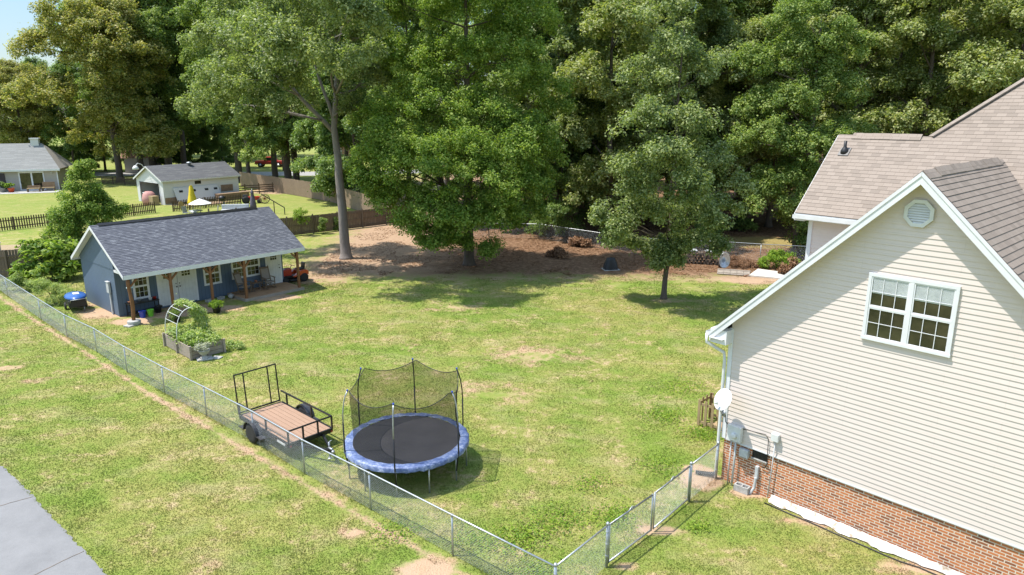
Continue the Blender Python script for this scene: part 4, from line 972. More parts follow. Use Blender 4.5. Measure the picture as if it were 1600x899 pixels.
variant('F', 106, 28, 7.6, 5.0, 90000, .34, .9, 'leaf_mid', 'bark_dark', .50)
variant('G', 107, 24, 10.0, 3.8, 125000, .34, .9, 'leaf_brown', 'bark_dark', .50)
def plant(key, px_, y, label, sc=1.0, rz=0.0, group='trees of the wood behind the yard', szz=None, x=None):
    v = VAR[key]; t = v[0] if v[1] else copy_tree(v[0]); v[1] = False
    t.location = (X(px_, y, 0) if x is None else x, y, 0); t.rotation_euler = (0, 0, rz); t.scale = (sc, sc, szz or sc); tag(t, label, 'tree', group); return t
FOREST = [
 ('A', 868, 58, 'grey green tree just right of the big bright tree, trunk in deep shade', 1.0, 0.3),
 ('D', 905, 63, 'low branched dark tree behind the left side of the airy slim trunked tree', .9, 1.4),
 ('C', 950, 55, 'yellow green tree whose trunk shows left of the airy tree in front', 1.0, 2.2),
 ('B', 1000, 66, 'tall mid green tree rising straight behind the airy slim trunked tree', 1.0, .9),
 ('A', 1062, 60, 'grey green tree directly right behind the airy tree at the lawn edge', 1.0, 3.9),
 ('B', 1118, 65, 'mid green tree above the woodpile and silver wheelbarrow', 1.02, 5.1),
 ('D', 1160, 74, 'dark tree deep in the wood above the sunlit strip of ground', 1.2, 2.7),
 ('C', 1200, 62, 'yellow green tree left behind the dense tree at the house corner', 1.05, .2),
 ('C', 1318, 58, 'pale yellow green tree over the ridge end with the black roof pipe', 1.0, 4.1),
 ('A', 1372, 66, 'grey green tree behind the ridge vent of the upper roof', 1.1, 1.9),
 ('C', 1425, 55, 'pale sunlit tree above the middle of the upper roof ridge', 1.05, 3.2),
 ('B', 1482, 63, 'mid green tree behind the rising hip of the tan roof', 1.15, .6),
 ('C', 1540, 56, 'pale yellow green tree near the right end above the hip roof', 1.08, 5.5),
 ('A', 1600, 63, 'grey green tree at the right edge above the highest roof', 1.15, 2.4),
 ('C', 1665, 58, 'yellow green tree cut by the right edge of the picture', 1.1, 1.1),
 ('B', 790, 62, 'tall mid green tree hidden mostly behind the crown of the big bright tree', 1.05, 2.0),
 ('D', 835, 68, 'dark tree behind the right flank of the big bright tree', 1.15, .4),
 ('B', 700, 70, 'mid green tree behind the top of the big bright tree', 1.1, 4.4),
 ('D', 930, 78, 'dark tree far back between the yellow green and the grey green trunks', 1.25, 3.3),
 ('A', 1040, 80, 'grey green tree deep in the wood behind the airy tree', 1.2, 5.9),
 ('B', 1250, 76, 'tall tree deep behind the dense tree by the house', 1.15, 1.5),
 ('D', 1105, 84, 'dark tree farthest back above the sunny brown clearing', 1.3, 4.9),
 ('B', 640, 76, 'mid green tree behind the left flank of the big bright tree', 1.1, 3.0),
 ('F', 1390, 92, 'very tall dark tree farthest behind the upper roof ridge', 1.0, 3.0),
 ('E', 1250, 98, 'very tall mid green tree farthest behind the dense tree at the house', 1.0, 1.0),
 ('F', 1010, 100, 'very tall dark tree at the back of the wood above the airy tree', 1.0, 2.0),
 ('E', 860, 96, 'very tall tree at the back of the wood right of the big bright tree', 1.0, 4.0),
 ('E', 1530, 88, 'very tall tree at the back above the right end of the roof', 1.05, 5.0),
]
FOREST += [('C', 915, 68, 'shorter yellow green tree filling the shade left of the yellow green forest trunk', .8, 2.9), ('A', 968, 70, 'shorter grey green tree in the shade behind the yellow green forest trunk', .8, .4), ('B', 1085, 68, 'shorter mid green tree in the shade above the woodpile', .75, 1.9), ('C', 1225, 66, 'shorter yellow green tree half behind the dense tree by the house', .8, 3.7), ('A', 800, 72, 'shorter grey green tree in the shade behind the big bright crown', .8, 4.7), ('C', 1150, 60, 'shorter yellow green tree between the airy tree and the dense tree', .78, 5.3),
 ('D', 880, 57, 'small dark understorey tree just right of the big bright tree', .62, 2.2), ('D', 975, 60, 'small dark understorey tree between the first forest trunks', .6, .9), ('D', 1085, 56, 'small dark understorey tree behind the airy tree right side', .5, 5.0),
 ('D', 1010, 72, 'small dark tree in the deep shade of the wood', .8, 1.7), ('D', 1150, 66, 'small dark tree left of the sunlit brown clearing', .62, 4.0), ('D', 820, 60, 'small dark tree half hidden by the low right branches of the big bright tree', .6, 3.1),
 ('D', 760, 66, 'small dark tree hidden behind the trunk of the big bright tree', .7, 1.2), ('D', 690, 62, 'small dark tree behind the low left branches of the big bright tree', .55, 5.4)]
for a in FOREST: plant(*a[:4], sc=a[4], rz=a[5])
LEFT = [
 ('G', 188, 103, 'broad oak with browning leaves rising behind the grey neighbour house', .97, .4),
 ('G', 45, 112, 'smaller oak with browning leaves at the far left edge', .66, 2.6),
 ('E', 240, 118, 'green oak between the browning oak and the white garage', .98, 1.2),
 ('F', 222, 113, 'dark trunked oak left behind the white garage roof', 1.0, 2.9),
 ('E', 266, 112, 'thick trunked oak over the middle of the white garage', 1.02, 4.2),
 ('F', 290, 118, 'slim second trunk right of the thick oak over the garage', .98, .7),
 ('E', 374, 104, 'oak whose trunk stands right of the garage gable end', .92, 5.2),
 ('B', 391, 98, 'slim trunked tree directly above the brown rail fence', 1.25, 1.0),
 ('F', 431, 106, 'leaning dark trunk right beside the red pickup', .92, 1.8),
 ('E', 452, 93, 'grey trunk of the close pair behind the wooden privacy fence', .90, 3.5),
 ('F', 464, 95, 'dark double trunk right of the grey trunk behind the privacy fence', .92, 4.6),
 ('D', 520, 80, 'dark low branched tree drooping over the wooden privacy fence', 1.0, .5),
 ('D', 560, 76, 'dark tree between the tall pale trunk and the big bright tree', 1.12, 2.1),
 ('F', 590, 98, 'tall dark tree far behind the big bright tree left side', .95, 3.8),
 ('B', 545, 88, 'mid green tree above the pale trunked tree crown', 1.15, 5.0),
]
LEFT += [('D', 135, 119, 'squat dark bushy tree low behind the taupe house gable', .5, .3), ('D', 205, 120, 'squat dark bushy tree low left of the garage lamp', .5, 1.3), ('D', 262, 121, 'squat dark bushy tree low above the garage roof front', .5, 2.3), ('D', 318, 122, 'squat dark bushy tree low above the garage roof vent', .5, 3.3), ('D', 350, 121, 'squat dark bushy tree low above the far garage corner', .45, 4.3), ('D', 60, 119, 'squat dark bushy tree low behind the taupe roof chimney', .55, 5.3),
 ('D', 118, 112, 'dark low tree behind the right gable of the taupe house', .95, 1.0), ('D', 165, 122, 'dark low tree left of the small outbuilding behind the garage', 1.0, 2.0), ('D', 240, 124, 'dark low tree filling the gap above the garage front', 1.0, 3.0),
 ('D', 300, 126, 'dark low tree filling the gap above the garage ridge', 1.05, 4.0), ('D', 345, 128, 'dark low tree right above the far end of the garage ridge', .95, 5.0), ('D', 70, 120, 'dark low tree behind the ridge of the taupe house', 1.0, .5)]
for a in LEFT: plant(*a[:4], sc=a[4], rz=a[5], group='tall trees along the far road')
# thin understorey saplings and brush at the wood edge
for i, (px_, py_, rp, mat_, lab) in enumerate([
    (862, 352, 24, 'leaf_dark', 'dark bush left of the shaded chain link rail under the trees'), (905, 378, 8, 'leaf_dry', 'dry brown brush at the foot of the wood left of the black cover'),
    (985, 300, 20, 'leaf_dark', 'dark undergrowth bush behind the airy slim trunked tree'), (1095, 372, 18, 'leaf_mid', 'green vine covered bush behind the woodpile'),
    (1160, 352, 12, 'leaf_dark', 'small dark bush in the sunlit clearing beyond the back fence'), (1218, 405, 17, 'leaf_lime', 'sunlit vine mound on the back fence beside the concrete slab'),
    (1245, 420, 14, 'leaf_dry', 'browning vine tangle close to the cream house eave'), (930, 335, 20, 'leaf_dark', 'dark shrub in the shade between two forest trunks'),
    (868, 396, 7, 'leaf_dry', 'low heap of dead leaves right of the big bright tree trunk')]):
    b = G(px_, py_ + rp * .9)
    t = thing('bush', lab, 'bush', b); lb = rel(b, [(px_, py_, rp, 0), (px_ - rp, py_ + rp * .35, rp * .7, .3), (px_ + rp, py_ + rp * .35, rp * .75, -.3)])
    m = MB()
    for q in lb: c_ = Vector(q[:3]); m.tube([(0, 0, 0), c_ * .5, c_], [.03, .02, .006], 5)
    m.build('stem', M['bark_dark'], t, True); crown('foliage', lb, 3600, .13, M[mat_], t, 60 + i, .3, .3)
# distant wood, one mass
rg = random.Random(77); lob = []
for i in range(150):
    x = -175 + i * 2.0 + rg.uniform(-2, 2); y = 150 + rg.uniform(-8, 16) - max(0, x) * .15; top = (17 if x < -93 else 30) + rg.uniform(-3, 3)
    for z in (3, 8, 13, 18, 23, 27):
        if z < top: lob.append((x + rg.uniform(-2, 2), y + rg.uniform(-3, 3), z, rg.uniform(2.6, 4.2), rg.uniform(2.3, 3.2)))
o = crown('distant_wood', lob, 230000, .7, M['leaf_dark'], None, 78, 1.5, .4); tag(o, 'far green wood closing the view beyond the road', 'wood', kind='stuff')
# fallen leaves under the trees, small litter
rgn = np.random.default_rng(5); n = 46000; y = 42.8 + 27 * rgn.random(n) ** 1.5; x = -13 + 42 * rgn.random(n)
kp = (vnoise(x, y, 1.6, 12) > .42) & (vnoise(x, y, .9, 13) * 3.4 < (y - 42.2)); x, y = x[kp], y[kp]; V = rhombs(np.c_[x, y, np.full(len(x), .02)], .12, rgn, 2.5)
o = mesh_np('leaf_litter', V, np.arange(len(V)).reshape(-1, 4), M['leaf_dry'], None); tag(o, 'brown leaf litter scattered under the trees', 'leaf litter', kind='stuff')
# broad weeds near the fence corner and along the house
rgn = np.random.default_rng(6); P = []
for cx, cy, r, k_ in [(.2, 14.9, .9, 700), (1.2, 15.7, .9, 600), (2.6, 15.9, .7, 500), (.6, 13.6, .6, 350), (-.8, 14.9, .6, 300), (6.1, 20.6, .8, 700), (5.2, 22.0, 1.0, 700), (6.3, 24.5, 1.2, 700), (4.3, 18.5, .9, 400), (2.1, 17.5, .8, 300), (-2.8, 15.2, .8, 300), (4.6, 15.4, .4, 150)]:
    P.append(np.c_[rgn.normal(cx, r * .45, k_), rgn.normal(cy, r * .4, k_), rgn.uniform(.02, .10, k_)])
P = np.vstack(P); hv = (P[:, 0] - 5.82) * .7373 + (P[:, 1] - 17.81) * .6756; hu = (P[:, 0] - 5.82) * .6756 - (P[:, 1] - 17.81) * .7373; P = P[~((hv > -.1) & (hu > -.15))]
V = rhombs(P, .075, rgn, 1.2, .5); o = mesh_np('lawn_weeds', V, np.arange(len(V)).reshape(-1, 4), M['leaf_lime'], None); tag(o, 'broad leaved weeds growing in patches in the lawn near the fence corner', 'weeds', kind='stuff')

# longer unmown grass along the fence lines
rgn = np.random.default_rng(16); P = []
for (a, b), k_ in [(q, 420) for q in zip(FENCE, FENCE[1:])] + [(((.88, 12.4), (2.13, 13.86)), 260), (((4.67, 16.62), (5.7, 17.78)), 160)]:
    t = rgn.random(k_); d = np.array(b) - np.array(a); nrm = np.array([-d[1], d[0]]) / np.linalg.norm(d); o_ = rgn.normal(.05, .10, k_)
    P.append(np.c_[a[0] + d[0] * t + nrm[0] * o_, a[1] + d[1] * t + nrm[1] * o_, np.zeros(k_)])
P = np.vstack(P); kp = vnoise(P[:, 0], P[:, 1], .8, 31) > .36; P = P[kp]; n = len(P); h = .06 + .13 * rgn.random(n) * vnoise(P[:, 0], P[:, 1], .5, 32); a = rgn.random(n) * 6.283; w = .010; tl = h * .5
V = np.zeros((n, 3, 3)); V[:, 0] = P; V[:, 1] = P; V[:, 2] = P; V[:, 0, 0] -= np.cos(a) * w; V[:, 0, 1] -= np.sin(a) * w; V[:, 1, 0] += np.cos(a) * w; V[:, 1, 1] += np.sin(a) * w; V[:, 2, 0] += rgn.normal(0, 1, n) * tl; V[:, 2, 1] += rgn.normal(0, 1, n) * tl; V[:, 2, 2] = h
o = mesh_np('tall_grass', V.reshape(-1, 3), np.arange(3 * n).reshape(-1, 3), M['grass'], None, 3); tag(o, 'longer unmown grass growing up along the chain link fence', 'grass', kind='stuff')

# ---------------------------------------------------------------- chain link fences
def chain(name, label, pts, h, posts, term=(), z0=.03, cell=.062, group=None, cat='chain link fence', bottom=False, parent=None, wr=.0016):
    t = parent or thing(name, label, cat, (pts[0][0], pts[0][1], 0), 0, group); o = t.location.copy() if not parent else Vector((0, 0, 0))
    Q = [Vector((p[0], p[1], 0)) - o for p in pts]
    m = MB(); m.tube([q + Vector((0, 0, h)) for q in Q], .021, 8)
    if bottom: m.tube([q + Vector((0, 0, z0 + .02)) for q in Q], .021, 8)
    m.build('top_rail', M['galv'], t, True)
    for i in posts:
        m = MB(); m.tube([Q[i] + Vector((0, 0, -.05)), Q[i] + Vector((0, 0, h - .02))], .024, 8); m.tube([Q[i] + Vector((0, 0, h - .05)), Q[i] + Vector((0, 0, h + .02))], .03, 8); m.build('post', M['galv'], t, True)
    for i in term:
        m = MB(); m.tube([Q[i] + Vector((0, 0, -.05)), Q[i] + Vector((0, 0, h + .03))], .036, 10); m.lathe(Q[i] + Vector((0, 0, h + .02)), [(.045, 0), (.045, .03), (.025, .06), (0, .065)], 10)
        for z_ in (.3, .6, .9): m.lathe(Q[i] + Vector((0, 0, z_)), [(.043, 0), (.043, .02)], 10)
        m.build('terminal_post', M['galv'], t, True)
    V = []; F = []
    for a, b in zip(Q, Q[1:]):
        L = (b - a).length; d = (b - a) / L; nrm = Vector((-d.y, d.x, 0)); H_ = h - z0 - .02; k0 = -int(H_ / cell) - 1; k1 = int(L / cell) + 1
        for s_ in (1, -1):
            for k_ in range(k0, k1 + 1):
                u0 = k_ * cell; ua, ub = max(0, u0), min(L, u0 + H_)
                if ub - ua < .01: continue
                za, zb = ua - u0, ub - u0
                if s_ < 0: za, zb = H_ - za, H_ - zb
                pa = a + d * ua + Vector((0, 0, z0 + za)) + nrm * .002 * s_; pb = a + d * ub + Vector((0, 0, z0 + zb)) + nrm * .002 * s_
                ax_ = (pb - pa).normalized(); w1 = nrm * wr; w2 = ax_.cross(nrm) * wr
                i0 = len(V); V += [pa + w1, pa - w1 * .6 + w2, pa - w1 * .6 - w2, pb + w1, pb - w1 * .6 + w2, pb - w1 * .6 - w2]
                F += [(i0, i0 + 1, i0 + 4, i0 + 3), (i0 + 1, i0 + 2, i0 + 5, i0 + 4), (i0 + 2, i0, i0 + 3, i0 + 5)]
    mesh_np('wire_mesh', [tuple(v) for v in V], F, M['wire'], t)
    return t
M['wire'] = basic('zinc_wire', (.66, .69, .70), (.52, .55, .56), 9, .4, .35)
n_ = len(FENCE)
chain('chain_link_fence', 'long galvanised chain link fence running diagonally from the shed side to the front corner', FENCE, 1.07, range(1, n_ - 1), term=(n_ - 1,))
GP1, GM, GP2, HC = (2.13, 13.86), (3.42, 15.2), (4.67, 16.62), (5.70, 17.78)
chain('chain_link_fence', 'short chain link panel between the front corner post and the double gate', [(.88, 12.4), GP1], 1.07, (), term=(1,))
chain('chain_link_fence', 'short chain link panel between the double gate and the corner of the cream house', [GP2, HC], 1.07, (), term=(0, 1))
def gate(label, a, b):
    a, b = Vector((*a, 0)), Vector((*b, 0)); d = (b - a).normalized(); a2, b2 = a + d * .07, b - d * .05
    t = thing('chain_link_gate', label, 'gate', a2, 0, 'pair of chain link gates'); L = (b2 - a2)
    m = MB()
    for z_ in (.10, 1.06): m.tube([Vector((0, 0, z_)), L + Vector((0, 0, z_))], .021, 8)
    for q in (Vector((0, 0, 0)), L): m.tube([q + Vector((0, 0, .08)), q + Vector((0, 0, 1.08))], .022, 8)
    m.tube([L * .42 + Vector((0, 0, 1.06)), L * .5 + Vector((0, 0, 1.13)), L * .58 + Vector((0, 0, 1.06))], .014, 6)
    m.build('gate_frame', M['galv'], t, True)
    chain('', '', [Vector((0, 0, 0)), L], 1.06, (), z0=.10, parent=t)
    m = MB(); m.tube([Vector((0, 0, .25)) - d * .07, Vector((0, 0, .25))], .02, 6); m.tube([Vector((0, 0, .9)) - d * .07, Vector((0, 0, .9))], .02, 6); m.build('hinge', M['galv'], t, True)
gate('left leaf of the double chain link gate, nearer the camera', GP1, GM)
gate('right leaf of the double chain link gate, nearer the cream house', GP2, GM)
b0, b1, b2_ = G(815, 365), G(1128, 408), G(1170, 416)
chain('chain_link_fence', 'weathered back fence of chain link half hidden in the shade at the wood edge', [(-3.5, 56.5), (2.2, 56.0), (b1.x - 5.6, 49.6), (b1.x - 2.6, 48.8), (b1.x, 48.2), (17.0, 47.2), (23.5, 45.2)], 1.2, (0, 1, 2, 3, 4, 5, 6), cell=.09)

# ---------------------------------------------------------------- wooden fences
def boards(name, label, pts, h, mat, bw=.14, gap=.012, th=.02, pointed=False, post_h=.0, rails=(.3, 1.4), side=1, seed=1, vary=.02, post_gap=2.4, cat='wooden fence', pmat=None, z0=.04):
    t = thing(name, label, cat, (pts[0][0], pts[0][1], 0)); o = t.location.copy(); rg = random.Random(seed)
    Q = [Vector((p[0], p[1], 0)) - o for p in pts]; m = MB(); mr = MB(); PO = []
    for a, b in zip(Q, Q[1:]):
        L = (b - a).length; d = (b - a) / L; nr = Vector((-d.y, d.x, 0)) * side; ang = math.atan2(d.y, d.x); n = int(L / (bw + gap))
        for i in range(n):
            c = a + d * ((i + .5) * L / n) + nr * (.03 + rg.uniform(0, .004)); hh = h + rg.uniform(-vary, vary); w = L / n - gap
            if pointed:
                x0, x1 = -w / 2, w / 2; P = [(x0, z0), (x1, z0), (x1, hh - .07), (0, hh), (x0, hh - .07)]
                m.prism([c + d * p[0] + Vector((0, 0, p[1])) for p in P], nr * th)
            else: m.box(c + Vector((0, 0, (hh + z0) / 2)) + nr * th * .5, (w, th, hh - z0), rz=ang, rx=rg.uniform(-.006, .006))
        for z_ in rails: mr.beam(a + Vector((0, 0, z_)) - nr * .005, b + Vector((0, 0, z_)) - nr * .005, .035, .085)
        k_ = max(1, int(round(L / post_gap)))
        for i in range(k_ + 1): PO.append(a + d * (L * i / k_) - nr * .06)
    m.build('boards', mat, t); mr.build('rail', pmat or mat, t); seen = []
    for p in PO:
        if any((p - q).length < .3 for q in seen): continue
        seen.append(p); q = MB(); q.box(p + Vector((0, 0, (h + post_h) / 2)), (.09, .09, h + post_h)); q.build('post', pmat or mat, t)
    return t
boards('privacy_fence', 'long weathered board fence curving behind the neighbour lawn under the oaks', [(-37.2, 97), (-33.0, 92.5), (-26.5, 86.0), (-20.4, 79.5), (-15.8, 72.2), (-11.0, 65.5)], 1.95, M['weathered2'], rails=(.4, 1.6), seed=2, vary=.03, side=-1)
boards('privacy_fence', 'brown board fence with tall posts between the shed and the big trees', [(-21.6, 54.3), (-18.4, 56.95), (-15.0, 59.9), (-11.4, 63.2), (-9.0, 65.2)], 1.55, M['weathered'], rails=(.25, .8, 1.35), seed=3, post_h=.12, side=1)
boards('privacy_fence', 'grey board fence at the far left edge behind the shrubs and the pool deck', [(-33.5, 41.6), (-31.0, 42.2), (-28.6, 43.6), (-26.6, 45.6)], 1.75, M['weathered'], rails=(.35, 1.35), seed=4, side=1)
boards('picket_fence', 'dark picket fence section at the left edge in front of the neighbour lawn', [(-46.5, 56.4), (-41.5, 62.4), (-38.6, 66.2)], 1.15, M['dark_picket'], bw=.10, gap=.09, pointed=True, rails=(.3, .85), seed=5, side=-1)
boards('picket_fence', 'dark picket fence section right of the sapling in front of the garage', [(-38.3, 66.8), (-36.1, 70.9)], 1.15, M['dark_picket'], bw=.10, gap=.09, pointed=True, rails=(.3, .85), seed=6, side=-1)
boards('picket_fence', 'dark picket fence section behind the yellow parasol with a round plaque', [(-34.6, 71.6), (-32.6, 74.6), (-30.0, 77.8)], 1.15, M['dark_picket'], bw=.10, gap=.08, pointed=True, rails=(.3, .85), seed=7, side=-1)
boards('picket_fence', 'distant dark picket fence left of the white garage', [(-58, 100), (-50, 97.0), (-47.2, 94)], 1.1, M['dark_picket'], bw=.12, gap=.12, pointed=True, rails=(.3, .8), seed=8, side=-1)
boards('picket_fence', 'low board fence top showing between the shed ridge and the small lawn', [(-25.4, 62.8), (-21.5, 59.3), (-18.4, 57.2)], .95, M['weathered2'], bw=.12, gap=.02, rails=(.3, .8), seed=9, side=-1)
t = thing('rail_fence', 'low brown rail fence of four boards in front of the tall board fence', 'rail fence', (-34.3, 86.0, 0), R(35)); 
for i in range(4):
    m = MB(); m.bx(0, 5.2, -.015, .015, .22 + i * .26, .34 + i * .26); m.build('rail', M['dark_picket'], t)
for x_ in (0, 1.7, 3.4, 5.1):
    m = MB(); m.bx(x_ - .05, x_ + .05, .018, .10, 0, 1.3); m.build('post', M['dark_picket'], t)

# ---------------------------------------------------------------- trampoline
TC = Vector((-3.02, 18.55, 0)); tr = thing('trampoline', 'round trampoline with blue pad, black mat and black safety net enclosure', 'trampoline', TC)
RB, RM, RF, ZB = 1.78, 1.54, 1.70, .84
def ring_pts(r, z, n=72): return [Vector((math.cos(2 * math.pi * i / n) * r, math.sin(2 * math.pi * i / n) * r, z)) for i in range(n)]
k = NT('trampoline_pad'); v = k.co(); n1 = k.noise(v, 2.2, 4, .7); n2 = k.noise(v, 14, 4, .7)
k.set(k.ramp(k.math('ADD', k.math('MULTIPLY', n1, .6), k.math('MULTIPLY', n2, .4)), [(.38, (.045, .075, .20)), (.50, (.12, .165, .31)), (.63, (.38, .42, .52))]), .45, 0, .5); k.bump(n2, .5, .03); M['pad'] = k.m
m = MB(); rg = random.Random(2); n = 96; prof = [(RM - .01, ZB + .035), (RM + .04, ZB + .042), (RM + .15, ZB + .044), (RB - .04, ZB + .038), (RB, ZB + .01), (RB + .005, ZB - .10)]
V = [];
for i in range(n):
    a = 2 * math.pi * i / n
    for j, (r, z) in enumerate(prof):
        w = .012 * math.sin(i * 1.7 + j) + rg.uniform(-.006, .006); rr = r + (w if j else 0) + (.012 * math.sin(i * 2.6) if j == 5 else 0); V.append((math.cos(a) * rr, math.sin(a) * rr, z + w * .6 + (rg.uniform(-.02, .02) if j == 5 else 0)))
F = [(i * 6 + j, i * 6 + j + 1, ((i + 1) % n) * 6 + j + 1, ((i + 1) % n) * 6 + j) for i in range(n) for j in range(5)]
m.add(V, F); m.build('pad', M['pad'], tr, True)
k = NT('trampoline_mat'); v = k.co(); n1 = k.noise(v, 1.4, 4, .6); n2 = k.noise(v, 60, 2); k.set(k.mix(k.math('MULTIPLY', n2, .3), k.ramp(n1, [(.3, (.030, .028, .032)), (.7, (.048, .045, .050))]), (.02, .02, .02)), .62, 0, .45); M['mat'] = k.m
m = MB(); P = ring_pts(RM, ZB + .02); c0 = Vector((0, 0, ZB - .01)); V = [c0] + [p * .55 + Vector((0, 0, (ZB) * .45)) for p in P] + P
V = [(0, 0, ZB + .004)] + [(p.x * .5, p.y * .5, ZB + .012) for p in P] + [(p.x, p.y, ZB + .02) for p in P]; q = len(P)
F = [(0, 1 + i, 1 + (i + 1) % q) for i in range(q)] + [(1 + i, 1 + q + i, 1 + q + (i + 1) % q, 1 + (i + 1) % q) for i in range(q)]
m.add(V, F); m.build('jumping_mat', M['mat'], tr, True)
m = MB(); m.tube(ring_pts(RF, ZB - .02), .025, 8, closed=True); m.build('frame_ring', M['galv'], tr, True)
POLE = [-154, -92, -30, 30, 90, 150]
for a in POLE:
    for da in (0, 30):
        c, s_ = math.cos(R(a + da)), math.sin(R(a + da)); m = MB(); m.tube([(c * RF, s_ * RF, ZB - .03), (c * RF, s_ * RF, .0)], .022, 8); m.build('leg', M['galv'], tr, True)
tops = []
for a in POLE:
    c, s_ = math.cos(R(a)), math.sin(R(a)); r0 = RB + .01
    p = MB(); zt = 2.62 if a < 0 else 2.68
    p.tube([(c * RF, s_ * RF, .30), (c * r0, s_ * r0, .9), (c * r0, s_ * r0, 1.72)], .022, 8); o = p.build('enclosure_pole', M['black_metal'], tr, True)
    p = MB(); p.tube([(c * r0, s_ * r0, 1.70), (c * (r0 - .01), s_ * (r0 - .01), 2.0), (c * (r0 - .05), s_ * (r0 - .05), 2.3), (c * (r0 - .1), s_ * (r0 - .1), 2.48), (c * 1.62, s_ * 1.62, zt)], .018, 8); p.build('upper_pole', M['galv'] if a in (-154, -92, -30) else M['black_metal'], o, True)
    p = MB(); p.lathe((c * 1.62, s_ * 1.62, zt - .01), [(.025, 0), (.028, .03), (.02, .05), (0, .055)], 8); p.build('pole_cap', M['blue_plastic'], o, True); tops.append((a, 1.58, zt))
k = NT('safety_net'); tb = k.n('ShaderNodeBsdfTransparent'); mx = k.n('ShaderNodeMixShader'); mx.inputs[0].default_value = .42; k.set((.02, .02, .018), .8, 0, .2)
k.l(tb.outputs[0], mx.inputs[1]); k.l(k.b.outputs[0], mx.inputs[2]); k.l(mx.outputs[0], k.out.inputs['Surface']); M['net'] = k.m
V = []; n = 96; rows = 8; edge_t = []
for i in range(n):
    a = 360 * i / n - 154; ph = (a + 154) % 60 / 60; sag = .23 * 4 * ph * (1 - ph); i0 = int(((a + 154) % 360) // 60); zt = tops[i0][2] * (1 - ph) + tops[(i0 + 1) % 6][2] * ph - sag * 1.0; rt = 1.58 - .10 * 4 * ph * (1 - ph)
    edge_t.append(Vector((math.cos(R(a)) * rt, math.sin(R(a)) * rt, zt)))
    for j in range(rows + 1):
        t = j / rows; r = rt * (1 - t) + (RM - .02) * t; r -= .10 * math.sin(math.pi * t) * 4 * ph * (1 - ph); z = zt * (1 - t) + (ZB + .04) * t; V.append((math.cos(R(a)) * r, math.sin(R(a)) * r, z))
F = [(i * (rows + 1) + j, i * (rows + 1) + j + 1, ((i + 1) % n) * (rows + 1) + j + 1, ((i + 1) % n) * (rows + 1) + j) for i in range(n) for j in range(rows)]
m = MB(); m.add(V, F); nt = m.build('safety_net', M['net'], tr, True)
m = MB(); m.tube(edge_t, .011, 5, closed=True); ia = 42; m.tube([Vector(V[(ia % n) * (rows + 1) + j]) for j in range(rows + 1)], .018, 5); m.tube([Vector(V[((ia + 3 + j // 3) % n) * (rows + 1) + j]) for j in range(2, rows + 1)], .014, 5); m.build('net_seam', M['black'], nt, True)

# ---------------------------------------------------------------- utility trailer
T = thing('utility_trailer', 'black steel utility trailer with reddish plank deck and raised mesh ramp frame', 'trailer', (-7.16, 20.47, 0), R(-42.8))
LX, LY, ZD = 1.50, .74, .50; bm_ = M['black_metal']
m = MB(); nb = 9
for i in range(nb):
    w = 2 * (LY - .03) / nb; y0 = -(LY - .03) + i * w; m.box((0, y0 + w / 2, ZD - .015 + .002 * (i % 2)), (2 * LX - .05, w - .012, .035))
m.build('plank_deck', M['deck'], T, bevel=.004)
m = MB()
for y_ in (-LY, LY): m.bx(-LX, LX, y_ - .03, y_ + .03, ZD - .12, ZD + .012)
for x_ in (-LX, LX): m.bx(x_ - .03, x_ + .03, -LY + .03, LY - .03, ZD - .12, ZD + .012)
for x_ in (-.9, -.3, .3, .9): m.bx(x_ - .02, x_ + .02, -LY + .03, LY - .03, ZD - .11, ZD - .05)
m.build('chassis', bm_, T, bevel=.004)
m = MB(); zr_ = .90
m.beam((-LX, -LY, zr_), (LX + .02, -LY, zr_), .045); m.beam((-LX, LY, zr_), (LX + .02, LY, zr_), .045); m.beam((LX, -LY, zr_ + .002), (LX, LY, zr_ + .002), .042)
m.build('top_rail', bm_, T, bevel=.004)
for x_, y_ in ((-LX, -LY), (LX, -LY), (-LX + .35, LY), (LX, LY), (.2, -LY), (.35, LY), (LX, -.25), (LX, .25)):
    m = MB(); m.beam((x_, y_, ZD), (x_, y_, zr_ - .02), .045); m.build('upright', bm_, T)
m = MB(); rx0 = -LX - .10
rt = rx0 - .10; zt = 1.80
for y_ in (-LY + .02, -.42, .42, LY - .02): m.beam((rx0, y_, ZD + .02), (rt, y_, zt), .035)
m.beam((rt, -LY + .0, zt), (rt, LY - .0, zt), .035); m.beam((rx0, -LY, ZD + .03), (rx0, LY, ZD + .03), .04)
m.build('ramp_frame', bm_, T)
for s_ in (-1, 1):
    yy = s_ * (LY + .17); w = thing('x', 'x', 'x') if False else None
    m = MB(); m.lathe((-.35, yy - .09, .32), [(.19, 0), (.29, .0), (.32, .03), (.325, .09), (.32, .15), (.29, .18), (.19, .18)], 28, ax=(0, 1, 0)); wh = m.build('tyre', M['rubber'], T, True)
    m = MB(); m.lathe((-.35, yy - .07, .32), [(.0, .02), (.05, .0), (.10, .015), (.15, .03), (.19, .0), (.195, .14), (.15, .11), (.05, .14), (0, .14)], 20, ax=(0, 1, 0)); m.build('rim', M['rim'], wh, True)
    m = MB(); P = [(-.35 + math.cos(R(a)) * .40, .34 + math.sin(R(a)) * .36) for a in range(0, 181, 15)]; I = [(-.35 + math.cos(R(a)) * .38, .34 + math.sin(R(a)) * .34) for a in range(180, -1, -15)]
    for i in range(12):
        a0, a1 = P[i], P[i + 1]; i0, i1 = I[12 - i], I[11 - i]; m.prism([Vector((a0[0], yy - .12, a0[1])), Vector((a1[0], yy - .12, a1[1])), Vector((i1[0], yy - .12, i1[1])), Vector((i0[0], yy - .12, i0[1]))], (0, .24, 0))
    m.bx(.05, .35, yy - .11, yy + .1, .34, .355); m.bx(-1.05, -.75, yy - .11, yy + .1, .34, .355); m.build('fender', basic('dark_grey_fender', (.07, .07, .075), (.05, .05, .055), 6, .4, .3), T)
